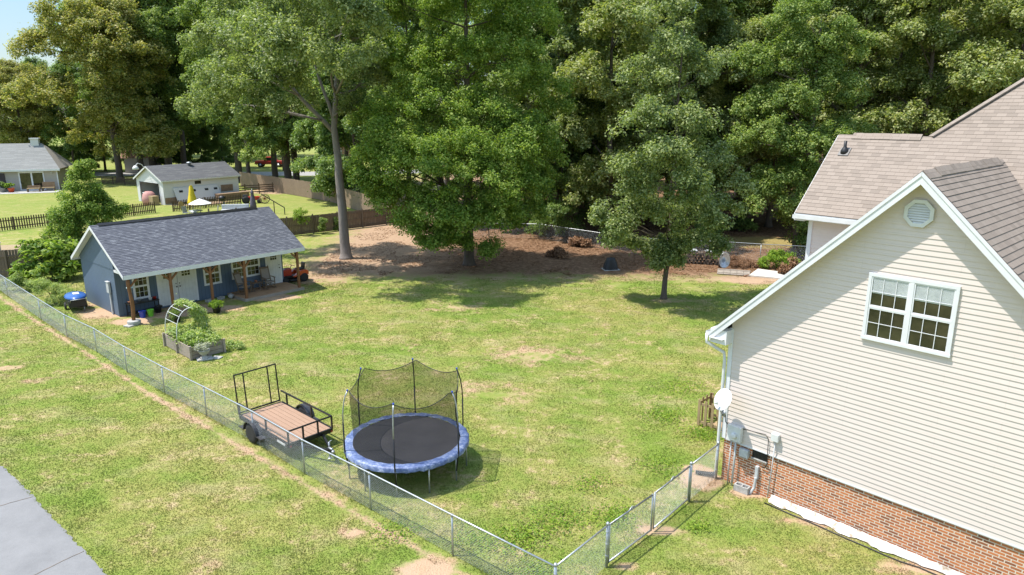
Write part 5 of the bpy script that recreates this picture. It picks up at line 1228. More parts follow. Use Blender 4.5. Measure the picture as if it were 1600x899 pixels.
m = MB(); m.beam((-.35, -LY - .15, .32), (-.35, LY + .15, .32), .06); m.build('axle', bm_, T)
m = MB(); m.beam((LX - .1, -.45, ZD - .12), (LX + 1.0, -.03, ZD - .12), .06, .08); m.beam((LX - .1, .45, ZD - .12), (LX + 1.0, .03, ZD - .12), .06, .08); m.bx(LX + .9, LX + 1.12, -.05, .05, ZD - .17, ZD - .06); m.build('tongue', bm_, T, bevel=.004)
m = MB(); m.lathe((LX + 1.17, 0, ZD - .12), [(.045, -.03), (.055, 0), (.05, .035), (.02, .05)], 10); m.bx(LX + .95, LX + 1.15, -.03, .03, ZD - .06, ZD - .03); m.build('hitch_coupler', M['galv'], T, True)
m = MB(); m.tube([(LX + .78, .12, .0), (LX + .78, .12, .52)], .028, 8); m.tube([(LX + .78, .12, .52), (LX + .78, .22, .55)], .012, 6); m.lathe((LX + .78, .12, 0), [(.07, 0), (.07, .015), (.03, .02)], 10); m.build('jack', M['galv'], T, True)
m = MB()
for s_ in (-1, 1): m.bx(-LX - .045, -LX - .03, s_ * .62 - .05, s_ * .62 + .05, ZD - .11, ZD - .03); m.bx(LX + .03, LX + .04, s_ * .70 - .03, s_ * .70 + .03, ZD - .1, ZD - .05)
m.bx(.9, 1.35, -LY - .045, -LY - .03, ZD - .10, ZD - .04, 1); m.build('reflector', [M['red'], M['white']], T)

# ---------------------------------------------------------------- raised bed with hoop trellis
bd = thing('raised_garden_bed', 'grey wooden raised garden bed with corner posts in front of the shed', 'garden bed', (-13.25, 27.46, 0), math.atan2(29.29 - 27.46, -15.2 + 13.25) )
# local x runs along the long side away from the camera, local y to the left-front; bed lies on the -y side
BL, BW = 2.67, 1.40
m = MB()
for z0 in (.02, .20, .38):
    z1 = z0 + .17
    m.bx(0, BL, -.04, 0, z0, z1); m.bx(0, BL, -BW, -BW + .04, z0, z1); m.bx(-.0, .04, -BW + .04, -.04, z0, z1 - .002); m.bx(BL - .04, BL, -BW + .04, -.04, z0, z1 - .002)
m.build('side_board', M['bed_wood'], bd, bevel=.006)
for x_, y_ in ((-.01, .02), (BL / 2, .03), (BL, .03), (-.03, -BW - .0), (BL, -BW), (-.045, -BW / 2)):
    m = MB(); m.box((x_, y_, .30), (.09, .09, .62)); m.build('post', M['bed_wood'], bd, bevel=.006)
MB().bx(.05, BL - .05, -BW + .05, -.05, .0, .46).build('soil', M['soil'], bd)
hp = thing('hoop_trellis', 'white hoop trellis with rungs arching over the raised garden bed', 'trellis', (-13.25, 27.46, 0), bd.rotation_euler.z)
def hoop(x, n=20): return [Vector((x, -.03 - BW / 2 + .03 + math.cos(math.pi * i / n) * (BW / 2 - .03), .50 + math.sin(math.pi * i / n) ** .75 * 1.35)) for i in range(n + 1)]
for x_ in (BL - .1, BL - 1.3):
    m = MB(); m.tube([Vector((x_, -.03, .1))] + hoop(x_) + [Vector((x_, -BW + .03, .1))], .017, 8); m.build('hoop', M['white'], hp, True)
m = MB(); h0, h1 = hoop(BL - .1), hoop(BL - 1.3)
for i in (3, 5, 7, 10, 13, 15, 17): m.tube([h0[i], h1[i]], .011, 6)
m.build('rung', M['white'], hp, True)
rt_ = bd.rotation_euler.z
def bl(x, y, z): return Matrix.Rotation(rt_, 3, 'Z') @ Vector((x, y, z))
vt = thing('vegetable_plants', 'mixed leafy vegetable plants with yellowing leaves filling the raised bed', 'plants', (-13.25, 27.46, 0), rt_)
lob = [(x_, y_, .58 + .09 * math.sin(x_ * 4 + y_ * 3), .22, .15) for x_ in (.25, .65, 1.05, 1.45, 1.9, 2.35) for y_ in (-.25, -.55, -.85, -1.15)]
crown('foliage', lob, 5200, .11, M['leaf_veg'], vt, 41, .2, .3, .4); crown('yellow_leaf', lob[:14], 1300, .09, M['leaf_lime'], vt, 42, .2, .5, .4)
vn = thing('climbing_vine', 'pale green climbing vine draped over the right side of the hoop trellis', 'vine', (-13.25, 27.46, 0), rt_)
lob = []
for i in range(10, 20):
    for xx in (BL - .2, BL - .55, BL - .95, BL - 1.3):
        if i < 12 and xx < BL - .9: continue
        q = hoop(xx)[i]; lob.append((q.x, q.y, q.z, .11, .10))
crown('foliage', lob, 4200, .085, M['leaf_veg'], vn, 43, .14, .2, .4); m = MB()
for xx in (BL - .3, BL - .9): m.tube([q for q in hoop(xx)[8:]], .008, 5)
m.build('stem', M['bark_dark'], vn, True)
c_ = bl(.1, -BW - .45, 0); t = thing('sprawling_plant', 'loose green plant sprawling on the grass at the right corner of the raised bed', 'plant', Vector((-13.25, 27.46, 0)) + c_)
crown('foliage', [(0, 0, .12, .28, .15), (.25, .1, .1, .2, .1), (-.2, .3, .15, .2, .15)], 800, .085, M['leaf_veg'], t, 44, .16, .2, .4); m = MB(); m.tube([(0, 0, 0), (.1, 0, .15), (.3, .05, .1)], .01, 5); m.build('stem', M['bark_dark'], t, True)
t = thing('stone_urn', 'pale stone urn planter full of silvery foliage at the front of the raised bed', 'planter', Vector((-13.25, 27.46, 0)) + bl(-.28, -.42, 0)); m = MB()
m.lathe((0, 0, .06), [(.17, 0), (.17, .04), (.08, .08), (.08, .12), (.19, .22), (.24, .34), (.25, .36), (.20, .36)], 16); m.build('urn_body', M['concrete'], t, True)
crown('foliage', [(0, 0, .52, .26, .2)], 1200, .055, M['leaf_white'], t, 45, .12, .3, .4)
m = MB(); m.box((0, 0, .03), (.6, .42, .06), rz=.5); m.box((.45, .15, .025), (.4, .3, .05), rz=-.2); m.build('stepping_slab', M['concrete'], t, bevel=.01)

# ---------------------------------------------------------------- things around the porch
t = thing('potting_table', 'dark work table with cluttered pots under the left shed window', 'table', sl(1.0, -.42), SR)
m = MB(); m.bx(-.75, .7, -.28, .28, .66, .70); m.build('table_top', M['black_metal'], t)
for x_, y_ in ((-.7, -.25), (.65, -.25), (-.7, .25), (.65, .25)):
    m = MB(); m.beam((x_, y_, 0), (x_, y_, .66), .04); m.build('leg', M['black_metal'], t)
MB().bx(-.7, .65, -.22, .24, .18, .21).build('lower_shelf', M['black_metal'], t)
rg = random.Random(8)
for i, (x_, mt, lb) in enumerate(((-.6, 'terracotta', 'wide terracotta bowl at the left end of the potting table'), (-.15, 'galv', 'small metal tin on the potting table'), (.35, 'white', 'small white tray on the potting table'), (.6, 'red', 'red pot at the right end of the potting table'))):
    t = thing('plant_pot', lb, 'pot', sl(1.0 + x_, -.42 + rg.uniform(-.08, .08), .70), SR); m = MB(); m.lathe((0, 0, 0), [(.07, 0), (.12 if i == 0 else .09, .10), (.13 if i == 0 else .095, .11), (.06, .10)], 12); m.build('pot_body', M[mt], t, True)
for nm, lb, x_, y_, mt in (('bucket', 'lime green plastic bucket on the dirt by the potting table', 1.08, -1.0, 'green_plastic'), ('bucket', 'dark blue plastic bucket left of the lime green bucket', .72, -.95, 'blue_plastic')):
    t = thing(nm, lb, 'bucket', sl(x_, y_), SR); m = MB(); m.lathe((0, 0, 0), [(.12, 0), (.165, .33), (.175, .34), (.155, .34), (.11, .02)], 18, cap=False); m.build('bucket_body', M[mt], t, True)
    m = MB(); m.tube([(math.cos(R(a)) * .17, -.02 - math.sin(R(a)) * .06, .32 - math.sin(R(a)) * .12) for a in range(0, 181, 20)], .006, 5); m.build('handle', M['galv'], t, True)
t = thing('nursery_pot', 'black nursery pot on the dirt just left of the double white doors', 'pot', sl(1.62, -.6), SR); m = MB(); m.lathe((0, 0, 0), [(.13, 0), (.17, .26), (.18, .27), (.14, .26)], 14); m.build('pot_body', M['black'], t, True); m = MB(); m.box((.05, 0, .31), (.3, .22, .1), rz=.4, rx=.2); m.build('bag', M['black'], t, bevel=.02)
for i, (x_, y_, dx, dy, rz_, lb) in enumerate(((4.35, -.55, .42, .3, .1, 'pale flat stone block left of the middle porch post'), (5.0, -.5, .36, .26, .5, 'white stone block right of the middle porch post'), (5.45, -.75, .3, .22, .9, 'tilted grey concrete block leaning on the porch slab corner'))):
    t = thing('stone_block', lb, 'stone', sl(x_, y_), SR + rz_); m = MB(); m.box((0, 0, .07 if i < 2 else .15), (dx, dy, .14 if i < 2 else .18), rx=0 if i < 2 else .6); m.build('stone_body', M['concrete'], t, bevel=.015)
def potplant(nm, lb, loc, r, h, n, lm, seed, pot='terracotta'):
    t = thing(nm, lb, 'potted plant', loc, SR); m = MB(); m.lathe((0, 0, 0), [(r * .5, 0), (r * .7, r * .9), (r * .75, r * .95), (r * .5, r * .9)], 14); m.build('pot', M[pot], t, True)
    crown('foliage', [(0, 0, r * .95 + h * .5, r, h * .55)], n, .10, M[lm], t, seed, .15, .2, .2, wid=.25)
potplant('fern_plant', 'bright green spiky potted fern on the grass in front of the middle porch post', G(339, 489), .30, .30, 1300, 'leaf_lime', 46, 'black')
potplant('dark_potted_plant', 'dark leafy potted plant in the porch shade behind the hoop trellis', G(277, 503), .26, .32, 800, 'leaf_mid', 47, 'black')
# blue lidded cart by the left wall of the shed
t = thing('blue_cart', 'blue lidded garden cart on wheels beside the left wall of the shed', 'cart', sl(-.95, 3.1), SR + R(80))
t.scale = (1.35, 1.35, 1.1); m = MB(); m.lathe((0, 0, .62), [(.50, 0), (.52, .05), (.46, .12), (.25, .17), (0, .18)], 24); 
for i, v in enumerate(m.v): m.v[i] = (v[0] * 1.25, v[1] * .72, v[2])
m.build('lid', basic('glossy_blue_shell', (.03, .11, .36), (.025, .09, .3), 5, .25), t, True)
m = MB(); m.bx(-.5, .5, -.3, .3, .25, .60); m.build('cart_body', M['black'], t, bevel=.04); m = MB(); m.box((-.05, -.02, .805), (.34, .2, .01)); m.build('lid_sticker', M['white'], t)
for s_ in (-1, 1):
    m = MB(); m.lathe((.3, s_ * .34 - .03, .17), [(.05, 0), (.16, 0), (.17, .03), (.16, .06), (.05, .06)], 16, ax=(0, 1, 0)); m.build('wheel', M['rubber'], t, True)
m = MB(); m.tube([(-.5, -.25, .5), (-.8, -.25, .7), (-.8, .25, .7), (-.5, .25, .5)], .015, 6); m.tube([(-.4, -.2, .25), (-.4, -.2, 0)], .02, 6); m.build('handle', M['galv'], t, True)
# riding mower
t = thing('riding_mower', 'red riding lawn mower parked at the right end of the shed', 'riding mower', sl(10.0, .25), SR + R(172))
m = MB(); m.bx(-.55, .85, -.22, .22, .28, .42); m.build('chassis', M['black_metal'], t, bevel=.02)
m = MB(); P = [(.22, .42), (.95, .42), (1.0, .55), (.95, .74), (.6, .84), (.22, .86)]; m.prism([Vector((x_, -.24, z_)) for x_, z_ in P], (0, .48, 0)); m.build('hood', M['red'], t, bevel=.05)
m = MB(); m.bx(.98, 1.02, -.2, .2, .5, .7); m.build('grille', M['black'], t, bevel=.01)
m = MB()
for s_ in (-1, 1):
    P = [(-.72, .42), (-.72, .62), (-.6, .70), (-.2, .70), (-.02, .56), (.22, .38), (.22, .34), (-.1, .40)]
    m.prism([Vector((x_, s_ * .26 if s_ > 0 else -.5, z_)) for x_, z_ in P], (0, .24, 0))
m.bx(-.7, -.15, -.26, .26, .56, .66); m.build('rear_fender', M['orange'], t, bevel=.03)
m = MB(); m.box((-.38, 0, .74), (.42, .42, .09)); m.box((-.6, 0, .93), (.09, .42, .36), ry=-.15); m.build('seat', M['black'], t, bevel=.03)
m = MB(); m.tube([(.25, 0, .8), (.12, 0, 1.0)], .02, 6); cc_ = Vector((.11, 0, 1.01)); ax = Vector((-.45, 0, .9)).normalized(); a = Vector((0, 1, 0)); b__ = ax.cross(a); m.tube([cc_ + (a * math.cos(R(q)) + b__ * math.sin(R(q))) * .18 for q in range(0, 360, 20)], .014, 6, closed=True); m.tube([cc_ - a * .17, cc_ + a * .17], .01, 5); m.build('steering_wheel', M['black'], t, True)
for x_, r_, w_ in ((.72, .19, .14), (-.42, .27, .2)):
    for s_ in (-1, 1):
        m = MB(); y0 = s_ * .42 - w_ / 2; m.lathe((x_, y0, r_), [(r_ * .5, 0), (r_ * .92, 0), (r_, w_ * .2), (r_, w_ * .8), (r_ * .92, w_), (r_ * .5, w_)], 20, ax=(0, 1, 0)); w = m.build('wheel', M['rubber'], t, True)
        m = MB(); m.lathe((x_, y0 + .01, r_), [(0, 0), (r_ * .5, 0), (r_ * .5, w_ - .02), (0, w_ - .02)], 14, ax=(0, 1, 0)); m.build('rim', M['rim'], w, True)
m = MB(); m.lathe((.15, 0, .12), [(.1, 0), (.50, 0), (.52, .06), (.45, .12), (.1, .14)], 20); m.build('mower_deck', M['black_metal'], t, True)
# ---------------------------------------------------------------- back right of the yard
t = thing('covered_grill', 'small black fabric covered grill standing at the edge of the shaded ground', 'grill cover', G(954, 421), .2)
m = MB(); V = []; n = 20
for r0, r1, z in ((1.0, .8, 0.0), (.92, .72, .28), (.62, .5, .62), (.52, .42, .74), (0.02, 0.02, .76)):
    for i in range(n):
        a = 2 * math.pi * i / n; c, s_ = math.cos(a), math.sin(a); q = (abs(c) ** 4 + abs(s_) ** 4) ** -.25; w = 1 + .05 * math.sin(i * 2.3 + z * 5); V.append((c * q * r0 * .46 * w, s_ * q * r1 * .46 * w, z + .02))
F = [(j * n + i, j * n + (i + 1) % n, (j + 1) * n + (i + 1) % n, (j + 1) * n + i) for j in range(4) for i in range(n)]
m.add(V, F); m.build('cover', M['black'], t, True); m = MB(); m.box((0, 0, .012), (1.05, .85, .024)); m.build('base_slab', M['concrete'], t)
t = thing('wheelbarrow', 'silver metal wheelbarrow tray tipped up on end beside the woodpile', 'wheelbarrow', G(1131, 421), R(8))
m = MB(); V = []; n = 22; rows_ = [(.0, .02), (.55, .06), (.8, .13), (1.0, .24)]
m.add([(0, 0, 0)], [])
V = [];
for r, dep in rows_:
    for i in range(n):
        a = 2 * math.pi * i / n; c, s_ = math.cos(a), math.sin(a); V.append((c * .36 * r, -.1 + dep * -1.0 + .30, .56 + s_ * .52 * r * (1 - .12 * s_ * -1)))
F = [tuple(range(n))] + [(j * n + i, j * n + (i + 1) % n, (j + 1) * n + (i + 1) % n, (j + 1) * n + i) for j in range(3) for i in range(n)]
m = MB(); m.add(V, F); o = m.build('tray', basic('worn_galvanised_tray', (.62, .63, .64), (.42, .43, .45), 5, .35, .55), t, True); sm = o.modifiers.new('s', 'SOLIDIFY'); sm.thickness = .012
m = MB(); m.tube([V[3 * n + i] for i in range(n)], .014, 6, closed=True); m.build('tray_rim', M['galv'], t, True)
m = MB(); m.tube([(-.24, .28, .05), (-.2, .34, .6), (-.22, .3, 1.5)], .02, 6); m.tube([(.24, .28, .05), (.2, .34, .6), (.22, .3, 1.35)], .02, 6); m.build('handle', M['weathered'], t, True)
m = MB(); m.lathe((-.05, .38, .2), [(.06, 0), (.17, 0), (.18, .04), (.17, .08), (.06, .08)], 16, ax=(0, 1, 0)); m.build('wheel', M['rubber'], t, True)
t = thing('woodpile', 'stack of dark split logs with dry leaves left of the silver wheelbarrow', 'woodpile', G(1095, 412), R(-14)); rg = random.Random(4)
for r in range(4):
    for i in range(11 - r):
        m = MB(); x_ = -1.2 + r * .11 + i * .235 + rg.uniform(-.02, .02); rr = rg.uniform(.08, .115); m.tube([(x_, -.35 + rg.uniform(-.05, .05), .12 + r * .19), (x_ + rg.uniform(-.02, .02), .35 + rg.uniform(-.05, .05), .12 + r * .19)], rr, 7)
        m.build('log', M['bark_dark'] if rg.random() < .6 else M['weathered'], t)
m = MB(); m.box((-.55, 0, .9), (.5, .5, .05), rx=.1, rz=.3); m.box((.5, .05, .88), (.6, .5, .04), rz=-.2, ry=.1); m.build('tarp_scrap', M['grey_plastic'], t, bevel=.01)
for x_ in (-1.35, 1.35):
    m = MB(); m.bx(x_ - .05, x_ + .05, -.3, .3, 0, .95); m.build('end_frame', M['concrete'], t)
t = thing('brush_heap', 'heap of dry orange brown pine needles right of the silver wheelbarrow', 'brush heap', G(1152, 418)); crown('needles', [(0, 0, .25, .5, .4), (.6, .1, .15, .5, .25), (-.3, .3, .4, .35, .35), (1.2, 0, .1, .4, .2)], 4200, .13, M['leaf_dry'], t, 51, .2, .2, .1, wid=.2)
t = thing('wood_panel', 'weathered flat wooden door panel lying on the bare ground left of the concrete slab', 'panel', G(1150, 427), R(-18))
m = MB()
for i in range(5): m.box((-.95 + i * .4, 0, .05), (.385, 1.5, .035))
m.build('plank', M['bed_wood'], t, bevel=.004); m = MB(); m.bx(-1.1, .9, -.5, -.4, .07, .1); m.bx(-1.1, .9, .4, .5, .07, .1); m.build('batten', M['bed_wood'], t); m = MB(); m.box((1.05, -.1, .04), (.10, 2.0, .06), rz=-.6); m.build('loose_board', M['post_wood'], t)
m = MB(); P = [G(1170, 432), G(1184, 422), G(1228, 428), G(1222, 437)]; m.prism([p + Vector((0, 0, .09)) for p in P], (0, 0, -.12)); o = m.build('concrete_pad', basic('bright_concrete', (.62, .59, .53), (.5, .47, .42), 3, .9), None, bevel=.01); tag(o, 'bright pale concrete pad on the ground beside the vine covered back fence', 'concrete pad')

# ---------------------------------------------------------------- neighbour garage
gc = Vector((-38.0, 76.9, 0)); gr_ = math.atan2(.79, .61)
t = thing('garage', 'white lap sided garage with an open end, grey gable roof and yard clutter inside', 'garage', gc, gr_)
GL, GW, GE, GRZ = 9.0, 6.0, 2.74, 4.1
gs = (GRZ - GE) / (GW / 2)
m = MB(); m.laps((0, 0, 0), (1, 0, 0), (0, 0, 1), (0, -1, 0), [(0, .1), (GL, .1), (GL, GE - .04), (0, GE - .04)], .18, .02, .1); m.bx(0, GL, .001, .08, 0, GE - .05); m.build('long_wall', M['white_siding'], t)
m = MB(); m.bx(0, GL, GW - .08, GW, 0, GE - .05); m.bx(GL - .08, GL, .08, GW - .08, 0, GE - .05); m.prism([Vector((GL - .08, 0, GE - .05)), Vector((GL - .08, GW, GE - .05)), Vector((GL - .08, GW / 2, GRZ - .08))], (.08, 0, 0)); m.build('rear_wall', M['white_siding'], t)
m = MB(); m.laps((0, 0, 0), (0, -1, 0), (0, 0, 1), (-1, 0, 0), [(-GW, GE - .45), (0, GE - .45), (0, GE - .04), (-GW / 2, GRZ - .08), (-GW, GE - .04)], .18, .02, .1)
m.bx(-.02, .1, 0, .85, 0, GE - .05); m.bx(-.02, .1, GW - .6, GW, 0, GE - .05); m.bx(-.05, .0, .70, .82, 0, GE - .4); m.bx(-.05, 0, GW - .68, GW - .56, 0, GE - .4); m.build('gable_wall', M['white_siding'], t)
m = MB(); m.bx(.1, .2, .75, GW - .6, GE - .45, GE - .1); m.bx(2.6, 2.65, .1, GW - .1, 0, GE - .1); m.build('shade_backing', M['interior'], t)  # near-black sheets stand in for the shade inside the open garage
for o_, eu, s_ in (((0, -.22, GE - .22 * gs), (1, 0, 0), 1), ((0, GW + .22, GE - .22 * gs), (-1, 0, 0), -1)):
    evg = Vector((0, s_, gs)).normalized(); eng = Vector((0, -s_ * gs, 1)).normalized(); u0, u1 = (-.25, GL + .25) if s_ > 0 else (-GL - .25, .25)
    slope_roof(t, 'roof', M['shingle_old'], o_, eu, evg, eng, [(u0, 0), (u1, 0), (u1, (GW / 2 + .22) * math.hypot(1, gs)), (u0, (GW / 2 + .22) * math.hypot(1, gs))], .16, .06, .01)
m = MB(); m.prism([Vector((-.27, -.22, GE - .12)), Vector((-.27, GW / 2, GRZ)), Vector((-.27, GW + .22, GE - .12)), Vector((-.27, GW + .22, GE - .30)), Vector((-.27, GW / 2, GRZ - .18)), Vector((-.27, -.22, GE - .30))], (.02, 0, 0)); m.bx(-.25, GL + .25, -.26, -.225, GE - .25, GE - .115); m.build('fascia', M['white'], t)
m = MB(); m.lathe((4.6, GW / 2 - .4, GRZ - .2), [(.18, 0), (.18, .25), (.3, .27), (.3, .38), (0, .42)], 14); m.build('roof_vent', M['galv'], t, True)
m = MB(); m.bx(3.6, 4.35, -.03, -.02, 2.0, 2.35); m.build('small_window', M['glass'], t)
m = MB(); m.prism([Vector((1.2, -.55, .2)), Vector((6.6, -.55, .2)), Vector((6.2, -.06, 1.75)), Vector((1.0, -.06, 1.75))], (0, -.05, .01)); m.build('hanging_panel', M['white_siding'], t)
for x_ in (1.9, 3.4, 4.9, 6.0):
    m = MB(); m.box((x_ - .1, -.25, 1.35), (.42, .02, .24), rx=R(-17)); m.build('panel_slot', M['black'], t)
m = MB(); m.bx(6.7, 8.2, -.045, -.022, .9, 1.65); m.build('plywood_patch', M['beam_tan'], t); m = MB(); m.bx(.05, 1.5, -.045, -.022, .1, .75); m.build('plywood_patch', M['beam_tan'], t)
def gl(x, y, z=0): return gc + Matrix.Rotation(gr_, 3, 'Z') @ Vector((x, y, z))
t = thing('storage_bench', 'long brown wooden planter bench in front of the garage wall', 'bench', gl(5.4, -1.2), gr_); m = MB(); m.bx(0, 3.9, -.4, .4, 0, .75); m.build('box_body', M['beam_tan'], t, bevel=.01); m = MB(); m.bx(-.05, 3.95, -.45, .45, .752, .80); m.build('lid', M['beam_tan'], t, bevel=.01)
t = thing('pink_covered_load', 'rounded pink cloth covered pile in the open mouth of the garage', 'covered pile', gl(-.7, 2.0), gr_); m = MB(); m.lathe((0, 0, 0), [(.72, 0), (.72, .7), (.62, 1.15), (.35, 1.42), (0, 1.5)], 18); m.build('cloth_cover', basic('dusty_pink_cloth', (.52, .27, .24), (.42, .2, .18), 3, .9), t, True)
m = MB(); m.bx(-.35, .35, -1.5, -.5, 0, 1.0); m.build('crate_stack', M['pallet'], t, bevel=.02)
t = thing('white_appliance', 'white chest shaped appliance inside the garage opening', 'appliance', gl(.3, 4.2), gr_); m = MB(); m.bx(-.4, .4, -.5, .5, 0, 1.0); m.build('cabinet', M['white'], t, bevel=.03); m = MB(); m.bx(-.42, .42, -.52, .52, 1.002, 1.08); m.build('lid', M['white'], t, bevel=.02)
t = thing('lamp_arm', 'white round barn light on a curved arm at the garage gable peak', 'lamp', gl(-.3, GW / 2, GRZ), gr_); m = MB(); m.tube([(0, 0, -.3), (-.3, 0, .2), (-.7, 0, .35), (-1.0, 0, .1)], .04, 6); m.build('arm', M['white'], t, True); m = MB(); m.lathe((-1.0, 0, -.3), [(.34, 0), (.3, .2), (.15, .4), (0, .42)], 14); m.build('lamp_shade', M['white'], t, True)
t = thing('round_plaque', 'round white plaque hanging on the dark picket fence beside the yellow parasol', 'plaque', Vector((-34.05, 72.15, .72)), R(56)); m = MB(); m.lathe((0, -.0, 0), [(.30, 0), (.30, .03), (0, .035)], 18, ax=(0, -1, 0)); m.build('disc', M['pallet'], t)
# closed yellow parasol, white open parasol over a table
yb = Vector((-32.3, 71.0, 0))
t = thing('yellow_parasol', 'closed bright yellow parasol on its pole in front of the picket fence', 'parasol', yb); m = MB(); m.tube([(0, 0, 0), (0, 0, 2.75)], .03, 8); m.build('pole', M['galv'], t, True)
m = MB(); n = 16; V = []; pr = [(.10, 2.75), (.16, 2.6), (.26, 1.9), (.42, 1.1), (.46, .95), (.2, .9)]
for r, z in pr:
    for i in range(n): a = 2 * math.pi * i / n; q = r * (1 + .18 * math.cos(i * math.pi)); V.append((math.cos(a) * q, math.sin(a) * q, z))
m.add(V, [(j * n + i, j * n + (i + 1) % n, (j + 1) * n + (i + 1) % n, (j + 1) * n + i) for j in range(5) for i in range(n)] + [tuple(range(n))]); m.build('canopy', basic('yellow_canvas', (.72, .55, .03), (.62, .46, .02), 4, .8), t, True); m = MB(); m.lathe((0, 0, 0), [(.3, 0), (.3, .06), (.08, .1), (0, .1)], 14); m.build('base', M['concrete'], t, True)
t = thing('white_parasol', 'open white parasol over a patio table behind the shed ridge', 'parasol', Vector((-30.0, 67.5, 0))); t.scale = (.85, .85, .95); m = MB(); m.tube([(0, 0, 0), (0, 0, 1.95)], .025, 8); m.build('pole', M['galv'], t, True); m = MB(); m.lathe((0, 0, 1.42), [(1.25, 0), (1.27, .03), (.65, .30), (.05, .52), (0, .54)], 8, cap=False); m.build('canopy', M['white'], t)
t = thing('patio_table', 'round glass patio table under the white parasol', 'table', Vector((-30.4, 67.3, 0))); m = MB(); m.lathe((0, 0, .7), [(.65, 0), (.65, .03)], 20); m.build('table_top', M['galv'], t, True)
for a in (45, 135, 225, 315):
    m = MB(); m.tube([(math.cos(R(a)) * .5, math.sin(R(a)) * .5, 0), (math.cos(R(a)) * .42, math.sin(R(a)) * .42, .7)], .02, 6); m.build('leg', M['galv'], t, True)
def chair(label, loc, rz, mt='galv', group='patio chairs behind the shed'):
    t = thing('patio_chair', label, 'chair', loc, rz, group); m = MB(); m.box((0, 0, .42), (.5, .5, .04)); m.build('seat', M[mt], t); m = MB(); m.box((0, .25, .75), (.5, .04, .62), rx=-.15); m.build('backrest', M[mt], t)
    for x_ in (-.22, .22):
        for y_ in (-.22, .22): m = MB(); m.beam((x_, y_, 0), (x_, y_, .42), .035); m.build('leg', M[mt], t)
    return t
chair('pale patio chair left of the round table under the white parasol', Vector((-31.6, 67.9, 0)), R(60)); chair('pale patio chair right of the round table under the white parasol', Vector((-28.9, 68.2, 0)), R(-60))
t = thing('kettle_grill', 'black round kettle grill at the left end of the brown bench', 'grill', Vector((-31.3, 75.9, 0))); m = MB(); m.lathe((0, 0, .6), [(0, 0), (.25, .06), (.36, .25), (.37, .3), (.28, .48), (0, .56)], 18); m.build('kettle', M['black'], t, True)
for a in (90, 210, 330):
    m = MB(); m.tube([(math.cos(R(a)) * .35, math.sin(R(a)) * .35, 0), (math.cos(R(a)) * .18, math.sin(R(a)) * .18, .68)], .015, 5); m.build('leg', M['galv'], t, True)
# red tiller, gazebo swing and covered furniture right of the bench
t = thing('garden_tractor', 'old red garden tractor with a pink round wheel cover beside the brown bench', 'tractor', Vector((-28.9, 78.6, 0)), R(20)); m = MB(); m.bx(-.8, .7, -.3, .3, .35, .75); m.build('hood', M['red'], t, bevel=.05); m = MB(); m.bx(-1.1, -.6, -.35, .35, .75, .95); m.build('seat', M['black'], t, bevel=.04)
for x_, r_ in ((-.8, .42), (.6, .26)):
    for s_ in (-1, 1): m = MB(); m.lathe((x_, s_ * .45 - .08, r_), [(r_ * .45, 0), (r_, .02), (r_, .14), (r_ * .45, .16)], 18, ax=(0, 1, 0)); m.build('wheel', M['rubber'], t, True)
m = MB(); m.tube([(.1, 0, .8), (-.1, 0, 1.25)], .025, 6); m.lathe((-.12, 0, 1.24), [(.2, 0), (.2, .03), (.17, .03), (.17, 0)], 14, ax=(-.4, 0, 1)); m.build('steering_wheel', M['black'], t, True)
t = thing('wheel_decoration', 'pale pink wooden wagon wheel leaning beside the red garden tractor', 'wheel', Vector((-27.5, 78.2, .55)), R(15)); m = MB(); m.tube([(math.cos(R(a)) * .5, 0, math.sin(R(a)) * .5) for a in range(0, 360, 20)], .06, 6, closed=True); m.build('rim', M['pallet'], t, True); m = MB()
for a in range(0, 180, 30): m.beam((math.cos(R(a)) * .48, 0, math.sin(R(a)) * .48), (-math.cos(R(a)) * .48, 0, -math.sin(R(a)) * .48), .05)
m.build('spoke', M['terracotta'], t)
t = thing('closed_umbrella', 'closed dark purple grey umbrella standing just behind the shed ridge', 'umbrella', Vector((-25.9, 70.2, 0))); m = MB(); m.lathe((0, 0, .5), [(.34, 0), (.30, .5), (.2, 1.2), (.14, 1.5), (.17, 1.55), (.1, 1.8), (0, 1.9)], 12); m.build('canopy', basic('purple_grey_canvas', (.13, .11, .15), (.09, .08, .1), 4, .9), t, True); m = MB(); m.tube([(0, 0, 0), (0, 0, 2.5)], .025, 6); m.build('pole', M['galv'], t, True)
t = thing('deck_sofa', 'grey outdoor sofa covered with a tarp beside the closed umbrella', 'sofa', Vector((-27.6, 69.8, 0)), R(12)); m = MB(); m.bx(-1.3, 1.3, -.4, .4, .1, .5); m.build('seat', M['grey_plastic'], t, bevel=.05); m = MB(); m.bx(-1.3, 1.3, .4, .6, .1, .95); m.build('backrest', M['grey_plastic'], t, bevel=.05)
t = thing('stair_rail', 'dark sloping handrail right of the closed umbrella', 'handrail', Vector((-25.2, 70.8, 0))); m = MB(); m.beam((0, 0, 1.9), (2.6, -1.2, .7), .07); m.build('rail', M['black_metal'], t); m = MB(); m.beam((1.4, -.65, 0), (1.4, -.65, 1.25), .07); m.beam((2.6, -1.2, 0), (2.6, -1.2, .7), .07); m.build('post', M['black_metal'], t)
t = thing('deck_platform', 'grey raised deck edge just behind the right end of the shed ridge', 'deck', Vector((-24.5, 66.5, 0)), R(15)); m = MB(); m.bx(-4.0, 1.5, -.8, .8, .3, .45); m.build('deck_board', M['bed_wood'], t); m = MB()
for x_ in (-3.9, -1.5, 1.4): m.bx(x_ - .06, x_ + .06, -.75, -.63, 0, 1.25)
m.build('post', M['weathered'], t)
